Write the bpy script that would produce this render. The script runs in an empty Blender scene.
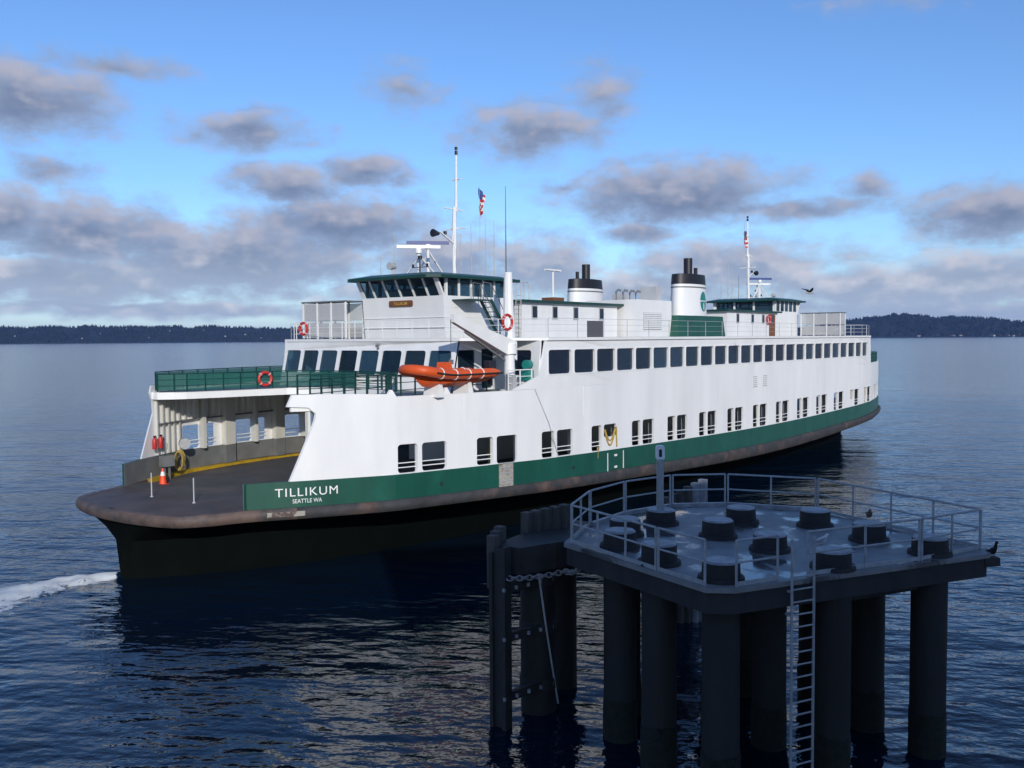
import bpy, bmesh, math, random
import numpy as np
from mathutils import Vector, Matrix, noise
from mathutils.geometry import tessellate_polygon
R = math.radians
scene = bpy.context.scene
col = scene.collection
rnd = random.Random(7)

# ------------------------------------------------------------------ camera
CAM = Vector((-68.69, -40.52, 11.02)); YAW, PITCH, ROLL, FPX = .665, -.049, -.007, 928.5
fw = Vector((math.cos(PITCH)*math.cos(YAW), math.cos(PITCH)*math.sin(YAW), math.sin(PITCH)))
rt = Vector((math.sin(YAW), -math.cos(YAW), 0)); up = rt.cross(fw)
r2 = rt*math.cos(ROLL) + up*math.sin(ROLL); u2 = up*math.cos(ROLL) - rt*math.sin(ROLL)
cam = bpy.data.cameras.new('camera'); camo = bpy.data.objects.new('camera', cam); col.objects.link(camo)
cam.sensor_width = 36; cam.lens = 36*FPX/1024; cam.clip_start = .1; cam.clip_end = 60000
M = Matrix((r2, u2, -fw)).transposed().to_4x4(); M.translation = CAM; camo.matrix_world = M
scene.camera = camo

# ------------------------------------------------------------------ sun, sky, exposure
SUN_EL = R(20); SUN_DIR = Vector((.64*math.cos(SUN_EL), .77*math.cos(SUN_EL), -math.sin(SUN_EL))).normalized()   # way the light travels
sun = bpy.data.lights.new('sun', 'SUN'); suno = bpy.data.objects.new('sun', sun); col.objects.link(suno)
sun.energy = 3.35; sun.angle = R(.6); sun.color = (1, .95, .875)
suno.rotation_euler = SUN_DIR.to_track_quat('-Z', 'Y').to_euler(); suno.location = (-120, -140, 80)
SKY_STRENGTH = .115; SKY_TINT = (1.0, 1.17, 1.42)
scene.view_settings.view_transform = 'Standard'; scene.view_settings.look = 'None'
scene.view_settings.exposure = 0; scene.view_settings.gamma = 1
scene.cycles.use_denoising = True
scene.cycles.use_adaptive_sampling = True; scene.cycles.adaptive_threshold = .02
scene.cycles.max_bounces = 6; scene.cycles.volume_bounces = 0
scene.cycles.sample_clamp_indirect = 4

class NT:
    """small helper to write node trees as expressions"""
    def __init__(s, t): s.t = t
    def n(s, typ, **k):
        nd = s.t.nodes.new(typ)
        for a, b in k.items(): setattr(nd, a, b)
        return nd
    def put(s, sock, v):
        if isinstance(v, bpy.types.NodeSocket): s.t.links.new(v, sock)
        elif v is not None: sock.default_value = v
    def math(s, op, a, b=None, c=None, clamp=False):
        nd = s.n('ShaderNodeMath', operation=op, use_clamp=clamp)
        for i, v in enumerate((a, b, c)): s.put(nd.inputs[i], v)
        return nd.outputs[0]
    def vec(s, op, a, b=None):
        nd = s.n('ShaderNodeVectorMath', operation=op)
        s.put(nd.inputs[0], a)
        if b is not None: s.put(nd.inputs[1], b)
        return nd.outputs['Value' if op in ('LENGTH', 'DOT_PRODUCT', 'DISTANCE') else 'Vector']
    def noise(s, v, scale, detail=3, rough=.55, out=0):
        nd = s.n('ShaderNodeTexNoise'); s.put(nd.inputs['Vector'], v)
        nd.inputs['Scale'].default_value = scale; nd.inputs['Detail'].default_value = detail; nd.inputs['Roughness'].default_value = rough
        return nd.outputs[out]
    def remap(s, v, a, b, c=0., d=1., smooth=False):
        nd = s.n('ShaderNodeMapRange', interpolation_type='SMOOTHSTEP' if smooth else 'LINEAR')
        for i, q in enumerate((v, a, b, c, d)): s.put(nd.inputs[i], q)
        return nd.outputs[0]
    def mix(s, f, a, b, mode='MIX'):
        nd = s.n('ShaderNodeMix', data_type='RGBA', blend_type=mode); s.put(nd.inputs[0], f)
        s.put(nd.inputs[6], a); s.put(nd.inputs[7], b); return nd.outputs[2]
    def scale(s, v, k):
        nd = s.n('ShaderNodeMapping'); s.put(nd.inputs[0], v); nd.inputs['Scale'].default_value = k; return nd.outputs[0]
def C4(c): return (c[0], c[1], c[2], 1)

world = bpy.data.worlds.new('World'); scene.world = world; world.use_nodes = True
wt = world.node_tree; wt.nodes.clear(); W = NT(wt)
sky = W.n('ShaderNodeTexSky', sky_type='NISHITA'); sky.sun_disc = False
sky.sun_elevation = SUN_EL
sky.sun_rotation = math.atan2(-SUN_DIR.x, -SUN_DIR.y)
sky.altitude = 0; sky.air_density = 1.0; sky.dust_density = .2; sky.ozone_density = 4.0
# clouds: sheets of broken stratocumulus given by bearing and height above the horizon (degrees)
CL = [  # x, y, rx, ry, weight, seen in the view, in thousandths of the picture width; turned into bearings below
 (40,108,80,34,1.0),(118,78,50,10,.55),(250,138,62,18,.8),(60,176,34,13,.6),(12,222,46,36,1.1),(92,236,85,36,1.15),
 (235,262,150,40,1.2),(290,190,60,19,.85),(365,176,48,16,.85),(340,226,110,32,1.1),(60,282,130,26,1.1),(405,101,28,16,.4),
 (535,140,72,27,.8),(600,108,28,26,.45),(675,196,112,33,1.1),(640,236,34,11,.7),(800,213,72,11,.75),(864,190,20,17,.6),
 (985,216,74,26,1.05),(730,268,110,28,.95),(640,290,110,22,.95),(860,288,120,26,.95),(965,278,100,28,1.0),(893,10,40,13,.4),
 (540,270,70,34,.8),(440,262,80,36,.85),(160,310,220,9,.9),(400,300,90,15,.8),(700,312,250,14,.8),(960,312,140,16,.8),(568,190,26,9,.5)]
def deg(x, y):
    return math.degrees(math.atan((x-512)/FPX)), math.degrees((339.5-(x-512)*.0068-y)/FPX*math.cos(math.atan((x-512)/FPX)))
tc = W.n('ShaderNodeTexCoord'); d = tc.outputs['Generated']
ax = W.vec('DOT_PRODUCT', d, (math.cos(YAW), math.sin(YAW), 0)); ay = W.vec('DOT_PRODUCT', d, (math.sin(YAW), -math.cos(YAW), 0))
az = W.math('MULTIPLY', W.math('ARCTAN2', ay, ax), 57.2958)
sz = W.n('ShaderNodeSeparateXYZ'); W.put(sz.inputs[0], d)
el = W.math('MULTIPLY', W.math('ARCSINE', sz.outputs[2]), 57.2958)
cmb = W.n('ShaderNodeCombineXYZ'); W.put(cmb.inputs[0], az); W.put(cmb.inputs[1], el); uv = cmb.outputs[0]
w1 = W.vec('SUBTRACT', W.noise(W.vec('MULTIPLY', uv, (.55, 1.1, 1)), .45, 2, .6, 1), (.5, .5, .5))
uvw = W.vec('ADD', uv, W.vec('MULTIPLY', w1, (2.8, 1.4, 0)))
acc = None; hsum = None; wsum = None; k1 = math.degrees(1/FPX)
for x, y, rx, ry, k in CL:
    u, v = deg(x, y)
    p = W.vec('MULTIPLY', W.vec('SUBTRACT', uvw, (u, v, 0)), (1/(rx*k1), 1/(ry*k1), 0))
    q = W.math('MULTIPLY_ADD', W.vec('LENGTH', p), -k, k)
    acc = q if acc is None else W.math('MAXIMUM', acc, q)
    if ry >= 16:        # which part of the cloud: its top or its base
        wq = W.math('MAXIMUM', q, 0.); hy = W.math('MULTIPLY', W.vec('DOT_PRODUCT', p, (0, 1, 0)), wq)
        hsum = hy if hsum is None else W.math('ADD', hsum, hy); wsum = wq if wsum is None else W.math('ADD', wsum, wq)
# the same kind of broken cloud goes on all round outside the view and higher up
far_u = W.remap(W.math('ABSOLUTE', az), 30, 40, 0, 1, True); far_v = W.remap(el, 21, 30, 0, 1, True)
gen = W.noise(W.vec('MULTIPLY', uvw, (.5, 1, 1)), .12, 1, .5)
gen = W.math('MULTIPLY', W.math('SUBTRACT', gen, W.remap(el, 4, 30, .44, .64)), 4)
gen = W.math('ADD', gen, W.math('MULTIPLY_ADD', W.math('MAXIMUM', far_u, far_v), 2.0, -2.0))
acc = W.math('MAXIMUM', acc, gen)
uvf = W.vec('MULTIPLY', uv, (.75, 1.25, 1))
f1 = W.noise(uvf, .55, 5, .62); f2 = W.noise(W.vec('ADD', uvf, (.3, 1.1, 0)), .55, 2, .6)
d0 = W.math('MULTIPLY_ADD', W.math('SUBTRACT', f1, .5), 1.5, acc)
hrel = W.math('DIVIDE', hsum, W.math('ADD', wsum, .05))
lit = W.math('ADD', W.math('MULTIPLY', hrel, .75), W.math('MULTIPLY', W.math('SUBTRACT', f1, f2), 1.5))
lit = W.remap(lit, -.2, .65, 0, 1, True)
alpha = W.remap(d0, -.42, .50, 0, .96, True)
thick = W.remap(d0, .1, 1.0, 0, 1, True)
low = W.remap(el, 2, 7, 1, 0, True)
shade = W.mix(thick, (.30, .385, .57, 1), (.175, .23, .365, 1))
bright = W.mix(low, (.45, .455, .55, 1), (.72, .72, .79, 1))
shade = W.mix(W.math('MULTIPLY', low, .8), shade, (.40, .48, .62, 1))
cc = W.mix(lit, shade, bright)
skyc = W.mix(1.0, sky.outputs[0], (SKY_STRENGTH*SKY_TINT[0], SKY_STRENGTH*SKY_TINT[1], SKY_STRENGTH*SKY_TINT[2], 1), 'MULTIPLY')
cloud = W.mix(alpha, skyc, cc)
hz = W.remap(el, -1, 4, .5, 0, True)
cloud = W.mix(hz, cloud, (.44, .56, .74, 1))
bg = W.n('ShaderNodeBackground'); W.put(bg.inputs[0], cloud); bg.inputs[1].default_value = 1
world.cycles.sampling_method = 'MANUAL'; world.cycles.sample_map_resolution = 512
wo = W.n('ShaderNodeOutputWorld'); wt.links.new(bg.outputs[0], wo.inputs[0])

# ------------------------------------------------------------------ materials
MATS = {}
def mat(name, base, rough=.5, metal=0, spec=.5, var=.0, vscale=3., rust=0., bump=0., bscale=8., streak=False, base2=None, mixscale=1., mixlo=.45, mixhi=.6, coords='Object', rustcol=(.16, .075, .035)):
    m = bpy.data.materials.new(name); m.use_nodes = True; t = m.node_tree; t.nodes.clear(); N = NT(t)
    b = N.n('ShaderNodeBsdfPrincipled'); o = N.n('ShaderNodeOutputMaterial'); t.links.new(b.outputs[0], o.inputs[0])
    co = N.n('ShaderNodeTexCoord').outputs[coords]
    c = C4(base)
    if base2 is not None:
        c = N.mix(N.remap(N.noise(co, mixscale, 5, .65), mixlo, mixhi), c, C4(base2))
    if var:
        f = N.noise(N.scale(co, (1, 1, .25)) if streak else co, vscale, 4)
        f = N.remap(f, .3, .7, 1-var, 1+var*.4)
        cmbn = N.n('ShaderNodeCombineColor')
        for i in range(3): N.put(cmbn.inputs[i], f)
        c = N.mix(1., c, cmbn.outputs[0], 'MULTIPLY')
    if rust:
        f = N.noise(N.scale(co, (1.6, 1.6, .16)), 1.1, 6, .7)
        c = N.mix(N.remap(f, .66-.1*rust, .84, 0, min(1, rust), True), c, C4(rustcol))
    N.put(b.inputs['Base Color'], c)
    b.inputs['Roughness'].default_value = rough; b.inputs['Metallic'].default_value = metal
    b.inputs['Specular IOR Level'].default_value = spec
    if bump:
        bp = N.n('ShaderNodeBump'); bp.inputs['Strength'].default_value = 1; bp.inputs['Distance'].default_value = bump
        N.put(bp.inputs['Height'], N.noise(co, bscale, 4)); t.links.new(bp.outputs[0], b.inputs['Normal'])
    MATS[name] = m; return m
mat('white_paint', (.80, .80, .79), .42, var=.09, vscale=.6, rust=.34, bump=.022, bscale=.75, streak=True, rustcol=(.42, .33, .24))
mat('white_trim', (.80, .80, .78), .4, var=.06, vscale=1.2)
mat('cream_paint', (.62, .61, .55), .5, var=.14, vscale=1.0, rust=.4, streak=True)
mat('green_paint', (.006, .076, .050), .4, var=.25, vscale=.9, base2=(.012, .105, .075), mixscale=.8, mixlo=.5, mixhi=.8, rust=.16, bump=.01, bscale=1.2, streak=True)
mat('dark_green', (.005, .052, .043), .45, var=.2, vscale=2)
mat('guard_steel', (.042, .042, .045), .75, var=.45, vscale=1.4, bump=.03, bscale=3, base2=(.12, .075, .06), mixscale=.6, mixlo=.5, mixhi=.7)
mat('guard_nose', (.135, .092, .076), .65, var=.35, vscale=.9, bump=.03, bscale=3, base2=(.06, .055, .055), mixscale=.7)
mat('worn_board', (.36, .34, .30), .8, var=.3, vscale=4, base2=(.2, .16, .12), mixscale=3, mixlo=.5, mixhi=.65)
mat('worn_patch', (.33, .30, .26), .8, base2=(.09, .06, .05), mixscale=2.2, mixlo=.45, mixhi=.55)
mat('hull_paint', (.0016, .0032, .0028), .8, spec=.08, var=.3, vscale=1.)
mat('car_deck', (.085, .08, .076), .65, var=.35, vscale=.6, bump=.008, bscale=6, base2=(.13, .10, .085), mixscale=.35, mixlo=.5, mixhi=.7)
mat('apron_rust', (.10, .07, .058), .65, var=.35, vscale=.8, bump=.01, bscale=6, base2=(.07, .066, .066), mixscale=.6, mixlo=.45, mixhi=.65)
mat('grey_paint', (.16, .165, .165), .55, var=.2, vscale=1.2, rust=.3)
mat('light_grey', (.45, .46, .47), .5, var=.12, vscale=1.2)
mat('upper_deck', (.22, .25, .25), .7, var=.2, vscale=.8)
mat('interior_dark', (.10, .10, .11), .7)
mat('interior_tan', (.34, .30, .23), .6)
mat('yellow_paint', (.50, .32, .02), .55, var=.3, vscale=1.5, rust=.35)
mat('yellow_hose', (.42, .29, .06), .6, var=.3, vscale=6)
mat('orange_rubber', (.72, .10, .018), .5, var=.15, vscale=2)
mat('red_paint', (.55, .03, .025), .45, var=.15, vscale=4)
mat('orange_cone', (.85, .075, .02), .5)
mat('black_paint', (.012, .012, .018), .5, var=.2, vscale=2)
mat('black_rubber', (.02, .02, .02), .7)
mat('brown_wood', (.19, .075, .03), .5, var=.3, vscale=6)
mat('gold', (.62, .40, .10), .4)
mat('teal', (.01, .20, .17), .45)
mat('blue_scanner', (.03, .06, .22), .4)
mat('galvanised', (.36, .37, .38), .5, metal=.3, var=.2, vscale=5)
mat('rail_galv', (.38, .39, .40), .55, var=.25, vscale=6)
mat('steel_dark', (.035, .034, .033), .7, var=.35, vscale=2.5, bump=.01, bscale=9, rust=.5)
mat('pile_steel', (.022, .0215, .021), .7, var=.4, vscale=.9, bump=.02, bscale=5, rust=.5, streak=True, rustcol=(.10, .06, .04))
mat('weed', (.012, .016, .010), .8, var=.5, vscale=6, bump=.03, bscale=14)
mat('cap_steel', (.026, .024, .025), .75, var=.35, vscale=3, bump=.02, bscale=7)
mat('fender_wood', (.085, .078, .07), .8, var=.35, vscale=3, bump=.02, bscale=9, streak=True)
mat('bird_grey', (.33, .33, .34), .8); mat('bird_white', (.62, .61, .6), .8); mat('bird_brown', (.14, .11, .09), .8, var=.4, vscale=30); mat('bird_black', (.015, .017, .022), .6)
mat('bird_bill', (.45, .25, .05), .6)
mat('conifer', (.010, .020, .016), .9, var=.5, vscale=.02)
mat('forest_floor', (.016, .022, .017), .95, var=.4, vscale=.004)
mat('house_pale', (.42, .41, .39), .8); mat('house_roof', (.16, .12, .11), .8)
mat('building_wall', (.42, .40, .37), .8, var=.1, vscale=.3)
mat('pale_grey', (.30, .31, .33), .5, var=.4, vscale=3)  # one pale mottled grey for head plates, kerb, bolts and some fender posts

def mk(name):
    m = bpy.data.materials.new(name); m.use_nodes = True; m.node_tree.nodes.clear(); MATS[name] = m
    return NT(m.node_tree), m.node_tree
# concrete of the platform: damp, with puddles
N, t = mk('wet_concrete'); b = N.n('ShaderNodeBsdfPrincipled'); o = N.n('ShaderNodeOutputMaterial'); t.links.new(b.outputs[0], o.inputs[0])
co = N.n('ShaderNodeTexCoord').outputs['Object']
wet = N.remap(N.noise(co, .55, 4, .6), .47, .60, 0, 1, True)
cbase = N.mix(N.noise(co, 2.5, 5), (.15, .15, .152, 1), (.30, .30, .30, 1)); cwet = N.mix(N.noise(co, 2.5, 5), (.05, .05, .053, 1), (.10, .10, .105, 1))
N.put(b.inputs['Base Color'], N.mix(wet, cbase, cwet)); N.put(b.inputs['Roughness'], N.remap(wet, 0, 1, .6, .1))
bp = N.n('ShaderNodeBump'); bp.inputs['Distance'].default_value = .01; N.put(bp.inputs['Strength'], N.remap(wet, 0, 1, .7, .12))
N.put(bp.inputs['Height'], N.noise(co, 9, 4)); t.links.new(bp.outputs[0], b.inputs['Normal'])
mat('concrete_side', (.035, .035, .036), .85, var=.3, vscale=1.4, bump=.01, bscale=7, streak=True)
# window glass: tinted, partly see-through
def glass(name, tint, through, tint2):
    N, t = mk(name); o = N.n('ShaderNodeOutputMaterial')
    g = N.n('ShaderNodeBsdfPrincipled'); oi = N.n('ShaderNodeObjectInfo').outputs['Random']; N.put(g.inputs['Base Color'], N.mix(N.remap(oi, .35, 1, 0, 1), C4(tint), C4(tint2))); g.inputs['Roughness'].default_value = .04; g.inputs['IOR'].default_value = 1.5
    tr = N.n('ShaderNodeBsdfTransparent'); tr.inputs[0].default_value = (.6, .74, .8, 1)
    bp = N.n('ShaderNodeBump'); bp.inputs['Distance'].default_value = .004; bp.inputs['Strength'].default_value = .5
    N.put(bp.inputs['Height'], N.noise(N.n('ShaderNodeTexCoord').outputs['Object'], 1.3, 1)); t.links.new(bp.outputs[0], g.inputs['Normal'])
    mx = N.n('ShaderNodeMixShader'); mx.inputs[0].default_value = through
    t.links.new(g.outputs[0], mx.inputs[1]); t.links.new(tr.outputs[0], mx.inputs[2]); t.links.new(mx.outputs[0], o.inputs[0])
glass('glass_dark', (.012, .022, .045), .25, (.035, .065, .11)); glass('glass_clear', (.02, .04, .06), .68, (.07, .15, .22))
# woven wire infill of the promenade rails
N, t = mk('green_mesh'); o = N.n('ShaderNodeOutputMaterial'); g = N.n('ShaderNodeBsdfPrincipled'); g.inputs['Base Color'].default_value = (.012, .12, .10, 1); g.inputs['Roughness'].default_value = .6
tr = N.n('ShaderNodeBsdfTransparent'); mx = N.n('ShaderNodeMixShader'); mx.inputs[0].default_value = .38
t.links.new(g.outputs[0], mx.inputs[1]); t.links.new(tr.outputs[0], mx.inputs[2]); t.links.new(mx.outputs[0], o.inputs[0])
N, t = mk('white_mesh'); o = N.n('ShaderNodeOutputMaterial'); g = N.n('ShaderNodeBsdfPrincipled'); g.inputs['Base Color'].default_value = (.6, .6, .6, 1); g.inputs['Roughness'].default_value = .6
tr = N.n('ShaderNodeBsdfTransparent'); mx = N.n('ShaderNodeMixShader'); mx.inputs[0].default_value = .45
t.links.new(g.outputs[0], mx.inputs[1]); t.links.new(tr.outputs[0], mx.inputs[2]); t.links.new(mx.outputs[0], o.inputs[0])
# sea water
def water_nodes(N, t):
    co = N.n('ShaderNodeTexCoord').outputs['Object']
    b = N.n('ShaderNodeBsdfPrincipled'); b.inputs['Base Color'].default_value = (.002, .009, .022, 1); b.inputs['IOR'].default_value = 1.42
    dist = N.vec('DISTANCE', co, (-58., -30., 0.))          # sheltered by the pier, rougher out in the open
    N.put(b.inputs['Roughness'], N.remap(dist, 18, 130, .05, .13, True))
    rot = N.n('ShaderNodeMapping'); N.put(rot.inputs[0], co); rot.inputs['Rotation'].default_value = (0, 0, R(-30)); v = rot.outputs[0]
    gust = N.remap(N.noise(co, .018, 3), .35, .68, .45, 1.15)
    h = N.math('MULTIPLY', N.noise(N.scale(v, (1, .5, 1)), .10, 2, .5), .75)
    h = N.math('ADD', h, N.math('MULTIPLY', N.noise(N.scale(v, (1, .45, 1)), .42, 3, .55), .42))
    h = N.math('ADD', h, N.math('MULTIPLY', N.math('MULTIPLY', N.noise(N.scale(v, (1, .6, 1)), 1.5, 3, .55), .12), gust))
    h = N.math('ADD', h, N.math('MULTIPLY', N.math('MULTIPLY', N.noise(v, 5.5, 2, .5), .016), gust))
    bp = N.n('ShaderNodeBump'); bp.inputs['Distance'].default_value = 1.0; N.put(bp.inputs['Strength'], N.remap(dist, 30, 200, .9, .28))
    N.put(bp.inputs['Height'], h); t.links.new(bp.outputs[0], b.inputs['Normal'])
    return b, co
N, t = mk('sea_water'); b, co = water_nodes(N, t); o = N.n('ShaderNodeOutputMaterial'); t.links.new(b.outputs[0], o.inputs[0])
N, t = mk('foamy_water'); b, co = water_nodes(N, t); o = N.n('ShaderNodeOutputMaterial')
fo = N.n('ShaderNodeBsdfPrincipled'); fo.inputs['Base Color'].default_value = (.62, .66, .68, 1); fo.inputs['Roughness'].default_value = .9
at = N.n('ShaderNodeAttribute', attribute_name='foam').outputs['Fac']
f = N.math('ADD', N.math('MULTIPLY', N.math('SUBTRACT', N.noise(co, 1.7, 7, .75), .5), 4.2), N.math('MULTIPLY_ADD', at, 1.9, -1.0))
mx = N.n('ShaderNodeMixShader'); N.put(mx.inputs[0], N.remap(f, -.1, .5, 0, .92, True))
t.links.new(b.outputs[0], mx.inputs[1]); t.links.new(fo.outputs[0], mx.inputs[2]); t.links.new(mx.outputs[0], o.inputs[0])

# ------------------------------------------------------------------ building helpers
def thing(name, label, cat, loc=(0, 0, 0), group=None):
    o = bpy.data.objects.new(name, None); col.objects.link(o); o.location = loc; o.empty_display_size = .5
    o['label'] = label; o['category'] = cat
    if group: o['group'] = group
    return o
def tag(o, label, cat, group=None):
    o['label'] = label; o['category'] = cat
    if group: o['group'] = group
    return o
class MB:
    """collects shapes given in world coordinates; build() links them as one mesh object"""
    def __init__(s): s.v = []; s.f = []; s.mi = []; s.cur = 0
    def add(s, vs, fs):
        n = len(s.v); s.v += [tuple(p) for p in vs]; s.f += [tuple(i+n for i in f) for f in fs]; s.mi += [s.cur]*len(fs); return s
    def box(s, x0, x1, y0, y1, z0, z1):
        x0, x1 = sorted((x0, x1)); y0, y1 = sorted((y0, y1)); z0, z1 = sorted((z0, z1))
        return s.add([(x0,y0,z0),(x1,y0,z0),(x1,y1,z0),(x0,y1,z0),(x0,y0,z1),(x1,y0,z1),(x1,y1,z1),(x0,y1,z1)],
                     [(0,3,2,1),(4,5,6,7),(0,1,5,4),(1,2,6,5),(2,3,7,6),(3,0,4,7)])
    def hexa(s, lo, hi):
        n = len(lo)
        return s.add(list(lo)+list(hi), [tuple(range(n))[::-1], tuple(range(n, 2*n))] + [(i, (i+1) % n, n+(i+1) % n, n+i) for i in range(n)])
    def tube(s, pts, r, n=8, rs=None, cap=True):
        pts = [Vector(p) for p in pts]; rings = []
        for i, p in enumerate(pts):
            t = (pts[min(i+1, len(pts)-1)] - pts[max(i-1, 0)]).normalized()
            a = t.cross(Vector((0, 0, 1)));
            if a.length < 1e-3: a = Vector((1, 0, 0))
            a.normalize(); b = t.cross(a); rr = rs[i] if rs else r
            rings.append([p + (a*math.cos(2*math.pi*k/n) + b*math.sin(2*math.pi*k/n))*rr for k in range(n)])
        return s.loft(rings, cap)
    def loft(s, rings, cap=True, closed=False):
        n = len(rings[0]); vs = [p for r_ in rings for p in r_]; fs = []
        m = len(rings)
        for i in range(m if closed else m-1):
            j = (i+1) % m
            for k in range(n): fs.append((i*n+k, i*n+(k+1) % n, j*n+(k+1) % n, j*n+k))
        if cap and not closed: fs += [tuple(range(n))[::-1], tuple(range((m-1)*n, m*n))]
        return s.add(vs, fs)
    def bar(s, a, b, w, h=None):
        a = Vector(a); b = Vector(b); h = h or w; t = (b-a).normalized(); n = t.cross(Vector((0, 0, 1)))
        if n.length < 1e-3: n = Vector((1, 0, 0))
        n.normalize(); m = n.cross(t)
        q = [n*w/2+m*h/2, -n*w/2+m*h/2, -n*w/2-m*h/2, n*w/2-m*h/2]
        return s.hexa([a+k for k in q], [b+k for k in q])
    def cyl(s, x, y, z0, z1, r0, r1=None, n=16):
        r1 = r0 if r1 is None else r1
        return s.loft([[(x+r*math.cos(2*math.pi*k/n), y+r*math.sin(2*math.pi*k/n), z) for k in range(n)] for r, z in ((r0, z0), (r1, z1))])
    def torus(s, c, R_, r, ax, ay, n=18, m=8, sy=1.):
        c = Vector(c); ax = Vector(ax).normalized(); ay = Vector(ay).normalized(); az = ax.cross(ay); rings = []
        for i in range(n):
            a = 2*math.pi*i/n; d_ = ax*math.cos(a)+ay*math.sin(a)*sy
            p = c + d_*R_; dn = d_.normalized()
            rings.append([p + (dn*math.cos(2*math.pi*k/m) + az*math.sin(2*math.pi*k/m))*r for k in range(m)])
        return s.loft(rings, False, True)
    def plate(s, outer, holes, fmap, th, close=True):
        """flat pattern (u,v) with holes, mapped to the surface by fmap(u,v,depth) with thickness th"""
        loops = [list(outer)] + [list(h) for h in holes]
        tri = tessellate_polygon([[Vector((a, b, 0)) for a, b in l] for l in loops])
        flat = [p for l in loops for p in l]; n = len(flat)
        vs = [fmap(a, b, 0) for a, b in flat] + [fmap(a, b, th) for a, b in flat]
        fs = [tuple(q) for q in tri] + [(q[0]+n, q[2]+n, q[1]+n) for q in tri]
        k = 0
        for l in loops:
            m = len(l)
            for i in range(m): a, b = k+i, k+(i+1) % m; fs.append((a, b, b+n, a+n))
            k += m
        return s.add(vs, fs)
    def rot180(s):
        s.v = [(-x, -y, z) for x, y, z in s.v]; return s
    def build(s, name, m, parent=None, smooth=False, bevel=0., kind=None):
        me = bpy.data.meshes.new(name); off = Vector((0, 0, 0)); p = parent
        while p is not None: off += Vector(p.location); p = p.parent
        me.from_pydata([tuple(Vector(v)-off) for v in s.v], [], s.f)
        for q in ([m] if isinstance(m, str) else m): me.materials.append(MATS[q])
        bm = bmesh.new(); bm.from_mesh(me)
        for f_, i in zip(bm.faces, s.mi): f_.material_index = i
        if smooth: bmesh.ops.remove_doubles(bm, verts=bm.verts, dist=1e-4)
        bmesh.ops.recalc_face_normals(bm, faces=bm.faces); bm.to_mesh(me); bm.free()
        if smooth:
            for f_ in me.polygons: f_.use_smooth = True
            me.set_sharp_from_angle(angle=R(40))
        o = bpy.data.objects.new(name, me); col.objects.link(o); o.parent = parent
        if kind: o['kind'] = kind
        if bevel:
            bv = o.modifiers.new('bevel', 'BEVEL'); bv.width = bevel; bv.segments = 2; bv.limit_method = 'ANGLE'
        return o
def sub(loop, step):
    out = []
    for i, a in enumerate(loop):
        b = loop[(i+1) % len(loop)]; n = max(1, int(math.ceil(math.hypot(b[0]-a[0], b[1]-a[1])/step)))
        out += [(a[0]+(b[0]-a[0])*k/n, a[1]+(b[1]-a[1])*k/n) for k in range(n)]
    return out
def rrect(x0, x1, y0, y1, r, ry=None, n=4):
    ry = ry or r; out = []
    for cx, cy, a0 in ((x1-r, y1-ry, 0), (x0+r, y1-ry, 90), (x0+r, y0+ry, 180), (x1-r, y0+ry, 270)):
        for k in range(n+1): a = R(a0+90*k/n); out.append((cx+r*math.cos(a), cy+ry*math.sin(a)))
    return out
def text_mesh(txt, size, bold=.0, space=1.):
    cu = bpy.data.curves.new('lettering', 'FONT'); cu.body = txt; cu.size = size; cu.offset = bold; cu.space_character = space; cu.align_x = 'LEFT'
    ob = bpy.data.objects.new('lettering', cu); col.objects.link(ob); bpy.context.view_layer.update()
    me = bpy.data.meshes.new_from_object(ob.evaluated_get(bpy.context.evaluated_depsgraph_get()))
    bpy.data.objects.remove(ob); vs = [tuple(v.co) for v in me.vertices]; fs = [tuple(p.vertices) for p in me.polygons]
    bpy.data.meshes.remove(me); return vs, fs

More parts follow.
